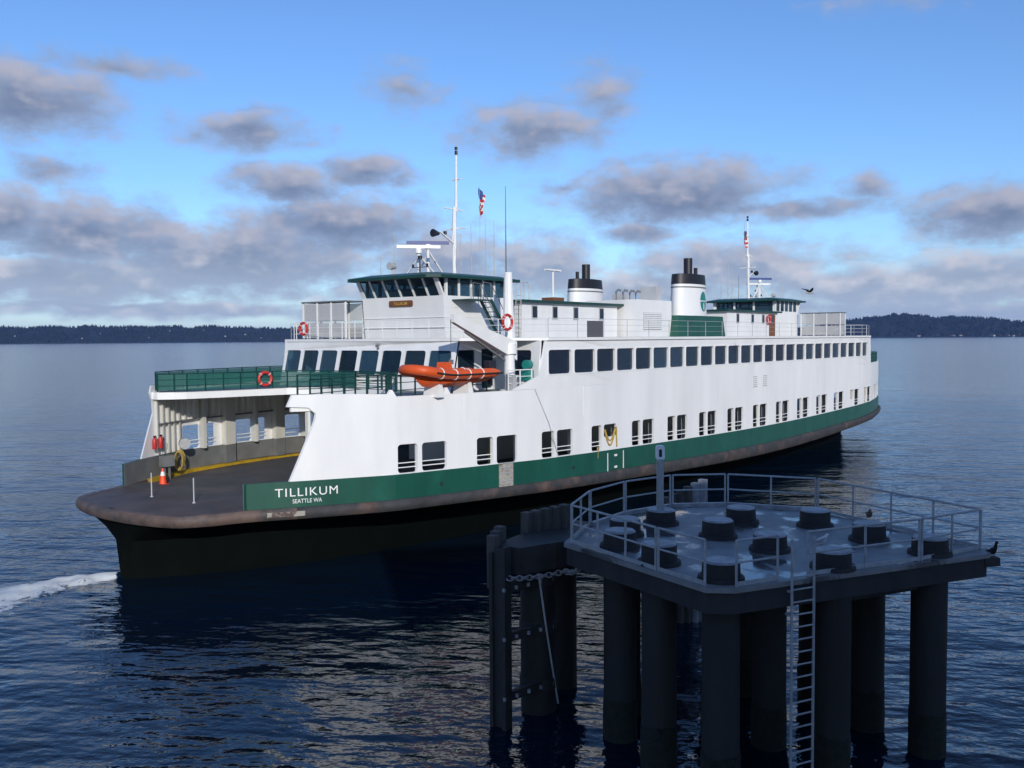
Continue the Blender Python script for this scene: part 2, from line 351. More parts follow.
# ------------------------------------------------------------------ water, far shores
w = MB().add([(-12000, -12000, 0), (12000, -12000, 0), (12000, 12000, 0), (-12000, 12000, 0)], [(0, 1, 2, 3)]).build('water', 'sea_water'); w['kind'] = 'structure'
def bearing(px, dist, z=0.):          # a point of the far shore at a bearing and a distance
    a = YAW - math.atan((px-512)/FPX); return Vector((CAM.x+dist*math.cos(a), CAM.y+dist*math.sin(a), z))
def shore(name, pts, d0, depth, seed, forest_label, ntree, hmax):
    """pts: (bearing, ridge height). land rises from the beach to the ridge and drops behind it"""
    xs = [p[0] for p in pts]; hs = [p[1] for p in pts]
    def hgt(u, k):
        base = np.interp(u, xs, hs); f = math.sin(min(1., k/.55)*math.pi/2)**1.3 if k < .55 else math.cos((k-.55)/.45*math.pi/2)
        nz = noise.fractal(Vector((u*.05+seed, k*5, seed)), 1., 2., 5)
        return max(1.5, base*f*(1+.16*nz))
    nu, nv = 220, 22; v = []; f = []
    for i in range(nu):
        u = xs[0]+(xs[-1]-xs[0])*i/(nu-1)
        for j in range(nv):
            k = j/(nv-1); wob = 60*noise.noise(Vector((u*.04, 3.1, seed)))
            v.append(tuple(bearing(u, d0+depth*k+wob*(1-k), hgt(u, k) if 0 < j < nv-1 else -1)))
    f = [(i*nv+j, (i+1)*nv+j, (i+1)*nv+j+1, i*nv+j+1) for i in range(nu-1) for j in range(nv-1)]
    land = MB().add(v, f).build(name, 'forest_floor', smooth=True); land['kind'] = 'structure'
    T = MB(); rg = random.Random(seed)
    for _ in range(ntree):
        u = rg.uniform(xs[0]+.3, xs[-1]-.3); k = rg.uniform(.03, .62)
        if noise.noise(Vector((u*.11, k*7, seed+9))) < -.32: continue
        z = hgt(u, k); p = bearing(u, d0+depth*k+60*noise.noise(Vector((u*.04, 3.1, seed)))*(1-k), z-2)
        h = rg.uniform(14, hmax); r_ = h*rg.uniform(.2, .32); a0 = rg.random()*6
        ring = [(p.x+r_*math.cos(a0+a*2*math.pi/5), p.y+r_*math.sin(a0+a*2*math.pi/5), p.z) for a in range(5)]
        mid = [(p.x+r_*.62*math.cos(a0+a*2*math.pi/5), p.y+r_*.62*math.sin(a0+a*2*math.pi/5), p.z+h*.45) for a in range(5)]
        n = len(T.v); T.v += ring+mid+[(p.x, p.y, p.z+h)]
        fs = [(n+a, n+(a+1) % 5, n+5+(a+1) % 5, n+5+a) for a in range(5)]+[(n+5+a, n+5+(a+1) % 5, n+10) for a in range(5)]
        T.f += fs; T.mi += [0]*len(fs)
    o = T.build(name+'_forest', 'conifer', kind='stuff'); o['label'] = forest_label; o['category'] = 'forest'
    return hgt
PXM = 6000/FPX
lh = shore('left_shore', [(-420, 95), (-200, 98), (0, 100), (90, 103), (160, 105), (230, 96), (290, 92), (345, 84), (420, 78), (540, 60), (640, 30), (690, 4)], 6000, 1500, 3, 'long dark forested shore across the water on the left', 8500, 21)
rh = shore('right_shore', [(700, 4), (760, 40), (820, 82), (862, 135), (905, 158), (935, 128), (960, 132), (985, 122), (1024, 88), (1080, 92), (1200, 110), (1450, 100)], 6200, 1500, 11, 'forested hill across the water on the right', 7500, 20)
# pale houses along the foot of the right hill, and a few up in the left shore
def house(x, y, z, a, s, label, group):
    root = thing('shore_house', label, 'house', (x, y, z), group)
    def loc(u, v, h): return (x+u*math.cos(a)-v*math.sin(a), y+u*math.sin(a)+v*math.cos(a), z+h)
    MB().hexa([loc(-s, -.7*s, -3), loc(s, -.7*s, -3), loc(s, .7*s, -3), loc(-s, .7*s, -3)], [loc(-s, -.7*s, .8*s), loc(s, -.7*s, .8*s), loc(s, .7*s, .8*s), loc(-s, .7*s, .8*s)]).build('wall', 'house_pale', root)
    m = MB(); p = [loc(-s*1.06, -.78*s, .82*s), loc(-s*1.06, .78*s, .82*s), loc(-s*1.06, 0, 1.35*s)]; q = [loc(s*1.06, -.78*s, .82*s), loc(s*1.06, .78*s, .82*s), loc(s*1.06, 0, 1.35*s)]
    m.hexa(p, q).build('roof', 'house_roof', root)
rg = random.Random(5)
for px in (893, 901, 909, 919, 938, 949, 953, 961, 968, 979, 990, 994, 1001, 1007, 1013, 1019):
    p = bearing(px+rg.uniform(-1, 1), 6200+rg.uniform(45, 120)); house(p.x, p.y, 4, rg.random()*3, rg.uniform(6, 10), 'tiny pale house at the waterline of the far hill on the right', 'shore houses under the right hill')
for px, k in ((16, .18), (62, .3), (83, .1), (101, .22), (128, .35), (150, .12), (171, .26), (205, .3), (226, .15), (246, .2), (262, .1)):
    p = bearing(px, 6000+1500*k); house(p.x, p.y, lh(px, k)+8, rg.random()*3, rg.uniform(3, 4.5), 'tiny pale house among the trees of the long shore on the left', 'houses in the left shore')

# ------------------------------------------------------------------ ferry: shape functions
HL = 46.85
_hd = [0, .08, .3, .55, .85, 1.8, 3.35, 5.65, 9.35, 13.85, 18.35, 22.95, 46.85]; _hw = [0, 1.6, 2.8, 3.7, 4.3, 4.95, 5.5, 7.0, 9.0, 10.1, 10.9, 11.16, 11.16]
_dx = np.linspace(0, 46.85, 2000); _dy = np.interp(_dx, _hd, _hw)
_k = np.ones(61)/61; _sm = np.convolve(np.concatenate([_dy[:1].repeat(30), _dy, _dy[-1:].repeat(30)]), _k, 'valid')
_wt = np.clip((_dx-2.)/2., 0, 1); _sm = _dy*(1-_wt)+_sm*_wt
def hw(x): return float(np.interp(HL-abs(x), _dx, _sm))
def sh(x): return math.sin(min(abs(x-3), 42)/42*math.pi/2)**2
def zgb(x): return 2.65+.74*sh(x)          # foot of the green band
def zgt(x): return 4.0+.57*sh(x)           # top of the green band
def zrub(x): return 1.83+1.03*sh(x)        # underside of the guard
def zdk(x): return 2.52+.66*sh(x)          # car deck at the side
def near(x, z, d=0.): return (x, -(hw(x)-d), z)
FERRY = thing('ferry', 'white and green double-ended car ferry with two black-topped funnels, passing the concrete platform', 'ferry')
F = FERRY

# hull under the guard
def wl(x):
    t_ = 46.45-abs(x); return 0.02 if t_ <= 0 else 7.6*(1-math.exp(-t_/8.5))
m = MB(); rings = []
xs = sorted(set([-46.7, -46.5, -46.3, -46.15, -46, -45.5, -45, -44, -43, -42, -41] + list(np.linspace(-39, 39, 40)) + [41, 42, 43, 44, 45, 45.5, 46, 46.15, 46.3, 46.5, 46.7]))
for x in xs:
    h = hw(x)-.12; zt = zrub(x)+.12; w_ = min(wl(x), h); w2 = w_*.8
    sx = x if abs(x) < 46 else math.copysign(min(abs(x), 46+(abs(x)-46)*.5), x)
    xl = math.copysign(min(abs(x), 46.45), x)
    half = [(x, h, zt), (xl+(x-xl)*.3, w_+(h-w_)*.42, zt-.62), (xl, w_+(h-w_)*.12, zt-1.15), (xl, w_, .2), (xl, w2, -2.2)]
    rings.append([(a, -b_, c) for a, b_, c in half] + [(a, b_, c) for a, b_, c in half[::-1]])
m.loft(rings).build('hull', 'hull_paint', F, smooth=True)
# guard all round
def outline(n=70):
    d = list(np.concatenate([[0, .02, .06, .12, .22, .35, .5, .7, .9, 1.1, 1.5, 2, 2.6, 3.2, 3.8], np.linspace(4.6, 46.85, n)]))
    left = [(-HL+q, -hw(-HL+q)) for q in d]; right = [(-x, y) for x, y in left[::-1][1:]]
    nearp = left+right; farp = [(-x, -y) for x, y in nearp]
    return nearp[:-1]+farp[:-1]
OL = outline()
def offset_ring(i, prof):
    n = len(OL); a, b_ = Vector(OL[i-1]), Vector(OL[(i+1) % n]); t_ = (b_-a).normalized(); nn = Vector((t_.y, -t_.x)); p = Vector(OL[i])
    return [(p.x+nn.x*o_, p.y+nn.y*o_, z) for o_, z in prof(p.x)]
def gprof(x):
    b0, b1 = zrub(x), zgb(x); h = b1-b0
    return [(-.25, b1-.01), (.16, b1-.01), (.27, b1-.12), (.30, b0+.55*h), (.27, b0+.12), (.16, b0), (-.25, b0+.02)]
m = MB(); rr = [offset_ring(i, gprof) for i in range(len(OL))]; m.loft(rr, False, True)
k = 7; bands = {}
for i in range(len(OL)):
    j = (i+1) % len(OL); mx_ = (OL[i][0]+OL[j][0])/2
    key = ('nose', mx_ > 0) if abs(OL[i][0]) > 41.2 and abs(OL[j][0]) > 41.2 else ('side', OL[i][1] > 0)
    bands.setdefault(key, MB()).add(rr[i]+rr[j], [(a, (a+1) % k, k+(a+1) % k, k+a) for a in range(k)])
for (kind_, q), mb in bands.items():
    o = mb.build('guard' if kind_ == 'side' else 'guard_nosing', 'guard_steel' if kind_ == 'side' else 'guard_nose', F, smooth=True)
    if kind_ == 'nose': o['label'] = 'rusty brown rounded nosing of the guard at the deck end'
# car deck
m = MB(); xs = [-46.82, -46.7, -46.5, -46.3, -46, -45, -44, -43] + list(np.linspace(-42, 42, 60)) + [43, 44, 45, 46, 46.3, 46.5, 46.7, 46.82]
ys = [-1, -.97, -.75, -.5, -.25, 0, .25, .5, .75, .97, 1]; v = []
for x in xs:
    for q in ys:
        zc = zdk(x)+.16*(1-q*q) if abs(x) < 41 else zgb(x)-.03+.05*(1-q*q)
        v.append((x, q*(hw(x)-.1), zc))
n = len(ys)
for nm_, mt_, lo_, hi_ in (('deck_apron', 'apron_rust', -99, -43), ('car_deck', 'car_deck', -43, 43), ('deck_apron', 'apron_rust', 43, 99)):
    ii = [i for i, x in enumerate(xs) if lo_ <= x <= hi_]; mm = MB().add([v[i*n+j] for i in ii for j in range(n)], [(i*n+j, (i+1)*n+j, (i+1)*n+j+1, i*n+j+1) for i in range(len(ii)-1) for j in range(n-1)]); mm.build(nm_, mt_, F, smooth=True)

# green band, white side walls, windows: built for the near side, turned half round for the far side
BAY = 4.514; WP = 2.195; WINX0 = -25.47
def zwall(x, v): return zgt(x)+v*(7.0-zgt(x))
def side_wall(flip):
    fl = lambda mb: mb.rot180() if flip else mb
    # green band
    m = MB(); xg = [x for x in np.linspace(-43.5, 43.0, 88)]; rings = []
    for x in xg:
        a, b_ = zgb(x)-.02, zgt(x)
        if x in (xg[0], xg[-1]): b_ -= .02
        rings.append([near(x, a, -.035), near(x, b_, -.035), near(x, b_, .16), near(x, a, .16)])
    fl(m.loft(rings)).build('bulwark', 'green_paint', F)
    m = MB(); rings = [[near(x, zdk(x)-.02, .165), near(x, zgt(x)-.02, .165), near(x, zgt(x)-.02, .22), near(x, zdk(x)-.02, .22)] for x in xg]
    fl(m.loft(rings)).build('bulwark_lining', 'grey_paint', F)
    m = MB()
    rings = [[near(x, zdk(x)+.0, .22), near(x, zdk(x)+.26, .22), near(x, zdk(x)+.26, .62), near(x, zdk(x)+.0, .62)] for x in xg[2:-2]]
    fl(m.loft(rings)).build('deck_curb', 'yellow_paint', F)
    # car deck level with its pairs of openings
    m = MB(); f3 = lambda a, b_, dd: near(a, zwall(a, b_), dd)
    for kk in range(-8, 9):
        xk = BAY*kk
        def strip(x0, x1, hole=None): m.plate(sub([(x0, 0), (x1, 0), (x1, 1), (x0, 1)], .7), [hole] if hole else [], f3, .13)
        strip(xk-BAY/2, xk-1.32); strip(xk+1.55, xk+BAY/2)
        for a, b_, e0, e1 in ((-1.25, -.19, -1.32, -.07), (.05, 1.45, -.07, 1.55)):
            lo, hi = .018, .585
            if kk == -5 and a > 0: lo = .30
            if kk == 5 and a < 0: lo = .26
            if kk == -7 and a > 0: lo = .005
            strip(xk+e0, xk+e1, rrect(xk+a, xk+b_, lo, hi, .17, .06))
    e = 8.5*BAY
    # wedge-shaped ends with the raked edge of the end opening
    for sx, dxx in ((1, 0), (-1, .75)):
        ev = lambda v_: -41.85+dxx*.6+(.9+.35*dxx)*min(1, v_)
        for i in range(5):                      # strips fanning from the plumb inner edge to the raked outer edge
            p0 = [-e+(ev(v_)+e)*i/5 for v_ in (0, .5, 1)]; p1 = [-e+(ev(v_)+e)*(i+1)/5 for v_ in (0, .5, 1)]
            m.plate([(sx*p1[0], 0), (sx*p0[0], 0), (sx*p0[1], .5), (sx*p0[2], 1), (sx*p1[2], 1), (sx*p1[1], .5)], [], f3, .13)
    # strake up to the promenade edge
    f4 = lambda a, b_, dd: near(a, b_, dd)
    tx = [(-41.9, 8.0), (-41.7, 8.52), (-40.2, 8.52), (-37.7, 8.42), (-37.4, 8.30), (37.4, 8.30), (39.5, 8.52), (40.3, 8.52), (40.5, 8.0)]
    bx_ = [(-41.9, 7.95), (-41.1, 7.92), (-40.8, 7.62), (-40.85, 7.3), (-40.95, 7.0), (40.1, 7.0), (40.0, 7.3), (39.9, 7.62), (40.1, 7.92), (40.5, 7.95)]
    def cl(v_, a, b_): return max(a, min(b_, v_))
    xss = sorted(set(list(np.linspace(-40.8, 39.9, 100)) + [-37.7, -37.4, 37.4, 39.5, -40.2]))
    topz = lambda x: float(np.interp(x, [p[0] for p in tx], [p[1] for p in tx]))
    m.loft([[near(x, 7.0, 0), near(x, topz(x), 0), near(x, topz(x), .13), near(x, 7.0, .13)] for x in xss])
    # the horns at both ends
    m.plate([(-40.8, 8.52), (-41.7, 8.52), (-41.9, 7.98), (-41.1, 7.92), (-40.8, 7.62)], [], f4, .13)
    m.plate([(39.9, 8.52), (40.35, 8.52), (40.5, 8.1), (40.28, 7.6), (40.24, 7.0), (39.9, 7.0)], [], f4, .13)
    m.plate([(-40.8, 7.6), (-40.85, 7.3), (-40.95, 7.0), (-40.8, 7.0)], [], f4, .13)
    # saloon level, flush with the side amidships, windows cut through
    cuts = [-28.3] + [WINX0+WP*(i-2)-.11 for i in range(2, 26, 2)] + [28.2]
    cuts = [c for i, c in enumerate(cuts) if i == 0 or c-cuts[i-1] > .5]
    wins = []
    for kk in range(1, 26):
        x0 = WINX0+WP*(kk-2); wins.append((x0+.02, x0+1.98))
    wins[0] = (-27.75, -25.75)
    for a, b_ in zip(cuts[:-1], cuts[1:]):
        hs = [rrect(p, q, 9.06, 10.38, .16) for p, q in wins if a < (p+q)/2 < b_]
        ou = [(a, 8.3), (b_, 8.3), (b_, 10.9), (a, 10.9)]
        if a == cuts[0]: ou = [(a-.35, 8.3), (b_, 8.3), (b_, 10.9), (a+.35, 10.9)]
        if b_ == cuts[-1]: ou = [(a, 8.3), (b_+.3, 8.3), (b_, 10.9), (a, 10.9)]
        m.plate(sub(ou, 1.1), hs, f4, .13)
    fl(m).build('side_wall', 'white_paint', F)
    for p, q in wins:
        fr = MB(); o_ = rrect(p-.07, q+.07, 8.99, 10.45, .2); i_ = rrect(p+.0, q-.0, 9.06, 10.38, .16)
        fr.plate(o_, [i_], lambda a, b_, dd: near(a, b_, -.022+dd), .02)
        wo_ = fl(fr).build('window', 'white_trim', F)
        pa = MB(); pa.plate(rrect(p-.02, q+.02, 9.04, 10.4, .16), [], lambda a, b_, dd: near(a, b_, .11+dd), .012)
        fl(pa).build('pane', 'glass_dark', wo_)
    # guard rails in the car deck openings
    for kk in range(-8, 9):
        xk = BAY*kk; m = MB()
        for a, b_ in ((-1.3, -.15), (.0, 1.5)):
            if (kk == -5 and a > -.2) or (kk == -7 and a > -.2): continue
            for vv in (.12, .21): m.tube([near(xk+a+(b_-a)*q/3, zwall(xk+a+(b_-a)*q/3, vv), .16) for q in range(4)], .028, 6)
        fl(m).build('guard_rail', 'white_trim', F)
        # pillar standing just inside between the two openings
        m = MB(); x0 = xk-.19; x1 = xk+.05; dp = .62 if kk >= 5 else .2
        m.hexa([near(x0, zgt(xk), .14), near(x1, zgt(xk), .14), near(x1, zgt(xk), dp), near(x0, zgt(xk), dp)], [near(x0, 7.7, .14), near(x1, 7.7, .14), near(x1, 7.7, dp), near(x0, 7.7, dp)])
        fl(m).build('pillar', 'cream_paint', F)
        m = MB(); x0 = xk-BAY/2-.42; x1 = xk-BAY/2+.42
        m.hexa([near(x0, zgt(xk), .14), near(x1, zgt(xk), .14), near(x1, zgt(xk), .62), near(x0, zgt(xk), .62)], [near(x0, 7.7, .14), near(x1, 7.7, .14), near(x1, 7.7, .62), near(x0, 7.7, .62)])
        fl(m).build('pillar', 'cream_paint', F)
        m = MB(); m.hexa([near(x0, zdk(xk)+.26, .24), near(x1, zdk(xk)+.26, .24), near(x1, zdk(xk)+.26, .63), near(x0, zdk(xk)+.26, .63)], [near(x0, zgt(xk)-.005, .24), near(x1, zgt(xk)-.005, .24), near(x1, zgt(xk)-.005, .63), near(x0, zgt(xk)-.005, .63)])
        fl(m).build('pillar_foot', 'grey_paint', F)
    # stiffeners inside the upper half of the wall, as far as the open ends show them
    for sx in (-1, 1):
        for q in range(30):
            x = sx*((41.0 if sx < 0 else 40.0)-.52*q); lo = 6.35 if abs(x) < 37.6 else (zgt(x)+.03)
            m = MB(); m.hexa([near(x-.05, lo, .14), near(x+.05, lo, .14), near(x+.05, lo, .34), near(x-.05, lo, .34)], [near(x-.05, 7.72, .14), near(x+.05, 7.72, .14), near(x+.05, 7.72, .34), near(x-.05, 7.72, .34)])
            fl(m).build('stiffener', 'cream_paint', F)
        m = MB(); rings = [[near(sx*x, 6.27, .14), near(sx*x, 6.34, .14), near(sx*x, 6.34, .36), near(sx*x, 6.27, .36)] for x in np.linspace(26, 39.8, 14)]
        fl(m.loft(rings)).build('stringer', 'grey_paint', F)
side_wall(False); side_wall(True)

# promenade deck: a sheet that ends in a U at both ends, its side wings running out to points
U = [(-41.7, 6.45), (-40.6, 6.3), (-39, 6.0), (-37, 5.45), (-35, 5.0), (-33.2, 4.5), (-32.2, 3.6), (-31.95, 2.2), (-31.9, 0)]
def u_edge():                                           # near tip round to the far tip at the left end
    a = [(x, -y) for x, y in U]; return a+[(x, y) for x, y in U[::-1]][1:-2]+[(-39.6, 6.3), (-40.25, 6.9)]
left = u_edge(); right = [(-x, -y) for x, y in left]
nearline = [(x, -hw(x)+.12) for x in np.linspace(-41.7, 40.3, 60)]
poly = nearline + right[::-1] + [(-x, -y) for x, y in nearline] + left[::-1]
def planplate(poly, z0, z1):
    m = MB(); m.plate(poly, [], lambda a, b_, dd: (a, b_, z1-dd), z1-z0); return m
planplate(poly, 7.75, 8.16).build('promenade_deck', 'white_trim', F)
planplate([(x*.999, y*.985) for x, y in poly], 8.163, 8.168).build('promenade_surface', 'upper_deck', F)
# engine casing down the middle of the car deck
MB().box(-25, 25, -2.4, 2.4, 2.4, 7.74).build('engine_casing', 'cream_paint', F)

# rails
def railing(name, pts, z0, h, mrail, post_every=1.5, mids=2, r=.03, infill=None, infill_name='infill_panel', zfun=None, kinds=None):
    """posts, rails and infill along a plan polyline"""
    segs = []; L = 0
    P = [Vector((p[0], p[1], 0)) for p in pts]
    root = MB(); zf = zfun or (lambda p: z0)
    for k in range(mids+1):
        zz = h*(1-k/(mids+1)); root.tube([(p.x, p.y, zf(p)+zz) for p in P], r if k == 0 else r*.65, 6)
    top = root.build(name, mrail, F)
    for i in range(len(P)-1):
        a, b_ = P[i], P[i+1]; n = max(1, round((b_-a).length/post_every))
        for k in range(n + (i == len(P)-2)):
            p = a.lerp(b_, k/n); MB().bar((p.x, p.y, zf(p)), (p.x, p.y, zf(p)+h), r*1.9).build('post', mrail, top)
        if infill:
            nn = (b_-a).normalized().cross(Vector((0, 0, 1)))*.006; za, zb = zf(a), zf(b_)
            MB().hexa([a-nn+Vector((0, 0, za+.08)), b_-nn+Vector((0, 0, zb+.08)), b_+nn+Vector((0, 0, zb+.08)), a+nn+Vector((0, 0, za+.08))],
                      [a-nn+Vector((0, 0, za+h-.05)), b_-nn+Vector((0, 0, zb+h-.05)), b_+nn+Vector((0, 0, zb+h-.05)), a+nn+Vector((0, 0, za+h-.05))]).build(infill_name, infill, top)
    return top
for flip in (1, -1):
    FP = lambda L_: [(flip*x, flip*y) for x, y in L_]
    # outer rail of the wings; the near left one stops at the rescue boat
    railing('promenade_rail', FP([(x, -hw(x)+.2) for x in np.linspace(-41.4, -37.6, 5)]), 8.45, .98, 'dark_green', .75, 2, .035)
    railing('promenade_rail', FP([(x, -hw(x)+.2) for x in np.linspace(28.6, 40.0, 10)]), 8.25, 1.02, 'dark_green', 1.3, 2, .035, 'green_mesh')
    ue = [(x+.12, y*1.02) for x, y in u_edge()[1:]]
    railing('well_rail', FP(ue[:8]), 8.17, 1.0, 'dark_green', .9, 2, .035)
    railing('well_rail', FP(ue[7:]), 8.17, 1.0, 'dark_green', 1.2, 2, .035, 'green_mesh')
    railing('boat_deck_rail', FP([(-37.5, -8.75), (-37.4, -8.3), (-33.2, -8.1), (-29.6, -8.1)]), 8.17, 1.1, 'dark_green', 1.2, 2, .032)

# saloon: raked end fronts with eight windows, recessed corners, roof
ZR = 10.9
def saloon_end(flip):
    fl = lambda mb: mb.rot180() if flip else mb
    f = lambda a, b_, dd: (-31.6+(b_-8.17)*.24-.3*(1-(a/7.2)**2)+dd, a, b_)
    wins = [(-7.0+1.78*i+.1, -7.0+1.78*(i+1)-.16) for i in range(8)]
    m = MB(); m.plate(sub([(-7.25, 8.17), (7.25, 8.17), (7.25, ZR), (-7.25, ZR)], .9), [rrect(p, q, 9.0, 10.38, .17) for p, q in wins], f, .12)
    wall = fl(m).build('saloon_front', 'white_paint', F)
    for p, q in wins:
        pa = MB(); pa.plate(rrect(p-.02, q+.02, 8.98, 10.4, .17), [], lambda a, b_, dd: tuple(Vector(f(a, b_, dd))+Vector((.08, 0, 0))), .012)
        fl(pa).build('pane', 'glass_clear', wall)
    for sy in (-1, 1):
        fs = lambda a, b_, dd: (a, sy*(7.25-dd), b_)
        holes = [rrect(-31.0, -29.55, 8.55, 10.4, .12), rrect(-29.0, -27.9, 8.25, 10.45, .12)]
        m = MB(); ou = [(-31.58, 8.17), (-27.0, 8.17), (-27.0, ZR), (-30.93, ZR)]
        m.plate(sub(ou, .8), holes, fs, .12); wall2 = fl(m).build('corner_wall', 'white_paint', F)
        for x0, x1, z0, z1 in ((-31.0, -29.55, 8.55, 10.4), (-29.0, -27.9, 8.25, 10.45)):
            pa = MB(); pa.plate(rrect(x0-.02, x1+.02, z0-.02, z1+.02, .12), [], lambda a, b_, dd: (a, sy*(7.17-dd), b_), .012); fl(pa).build('pane', 'glass_clear', wall2)
        y1 = hw(28.2)-.14
        ft = lambda a, b_, dd: (-28.1+(b_-8.17)*.1+dd-(a-7.25)*.12, sy*a, b_)
        m = MB(); m.plate(sub([(7.13, 8.17), (y1, 8.17), (y1, ZR), (7.13, ZR)], .8), [rrect(8.55, 10.15, 9.0, 10.38, .16)], ft, .12); wall3 = fl(m).build('corner_wall', 'white_paint', F)
        pa = MB(); pa.plate(rrect(8.53, 10.17, 8.98, 10.4, .16), [], lambda a, b_, dd: tuple(Vector(ft(a, b_, dd))+Vector((.07, 0, 0))), .012); fl(pa).build('pane', 'glass_dark', wall3)
saloon_end(False); saloon_end(True)
rl = [(-31.0, -7.4)] + [(-31.0-.3*(1-(y/7.2)**2), y) for y in (-5, -2.5, 0, 2.5, 5)] + [(-31.0, 7.4)]
corner = [(-27.95, 7.45), (-28.0, hw(28)-.0)]
topl = [(x, hw(x)+.12) for x in np.linspace(-27.9, 27.9, 40)]
half = rl + corner + topl
roof = half + [(-x, -y) for x, y in half]
planplate(roof, ZR+.002, ZR+.16).build('saloon_roof', 'white_trim', F)
planplate([(x*.997, y*.99) for x, y in roof], ZR+.163, ZR+.168).build('bridge_deck', 'upper_deck', F)
# a moulding under the roof edge, and inside of the saloon
MB().box(-26.8, 26.8, -1.6, 1.6, 8.18, 10.88).build('saloon_core', 'interior_tan', F)
for i in range(-11, 12):
    for sy in (-1, 1):
        m = MB(); x = i*2.3; y0 = 8.2
        m.box(x, x+.14, sy*y0, sy*(y0+1.9), 8.18, 9.25).box(x+.14, x+.6, sy*y0, sy*(y0+1.9), 8.18, 8.62); m.build('bench', 'interior_tan', F)
# roof rail: white posts and wires
ZB = ZR+.17
for flip in (1, -1):
    line = [(flip*x, flip*(-hw(x)+.05)) for x in np.linspace(-27.7, 27.7, 22)]
    railing('roof_rail', line, ZB, 1.05, 'light_grey', 2.5, 2, .014)
    line = [(flip*x, flip*y) for x, y in [(-27.6, -10.7), (-27.8, -7.5), (-30.3, -7.1), (-30.65, -3.5), (-30.75, 0), (-30.65, 3.5), (-30.3, 7.1), (-27.8, 7.5), (-27.6, 10.7)]]
    railing('roof_rail', line, ZB, 1.05, 'white_trim', 1.3, 2, .02)

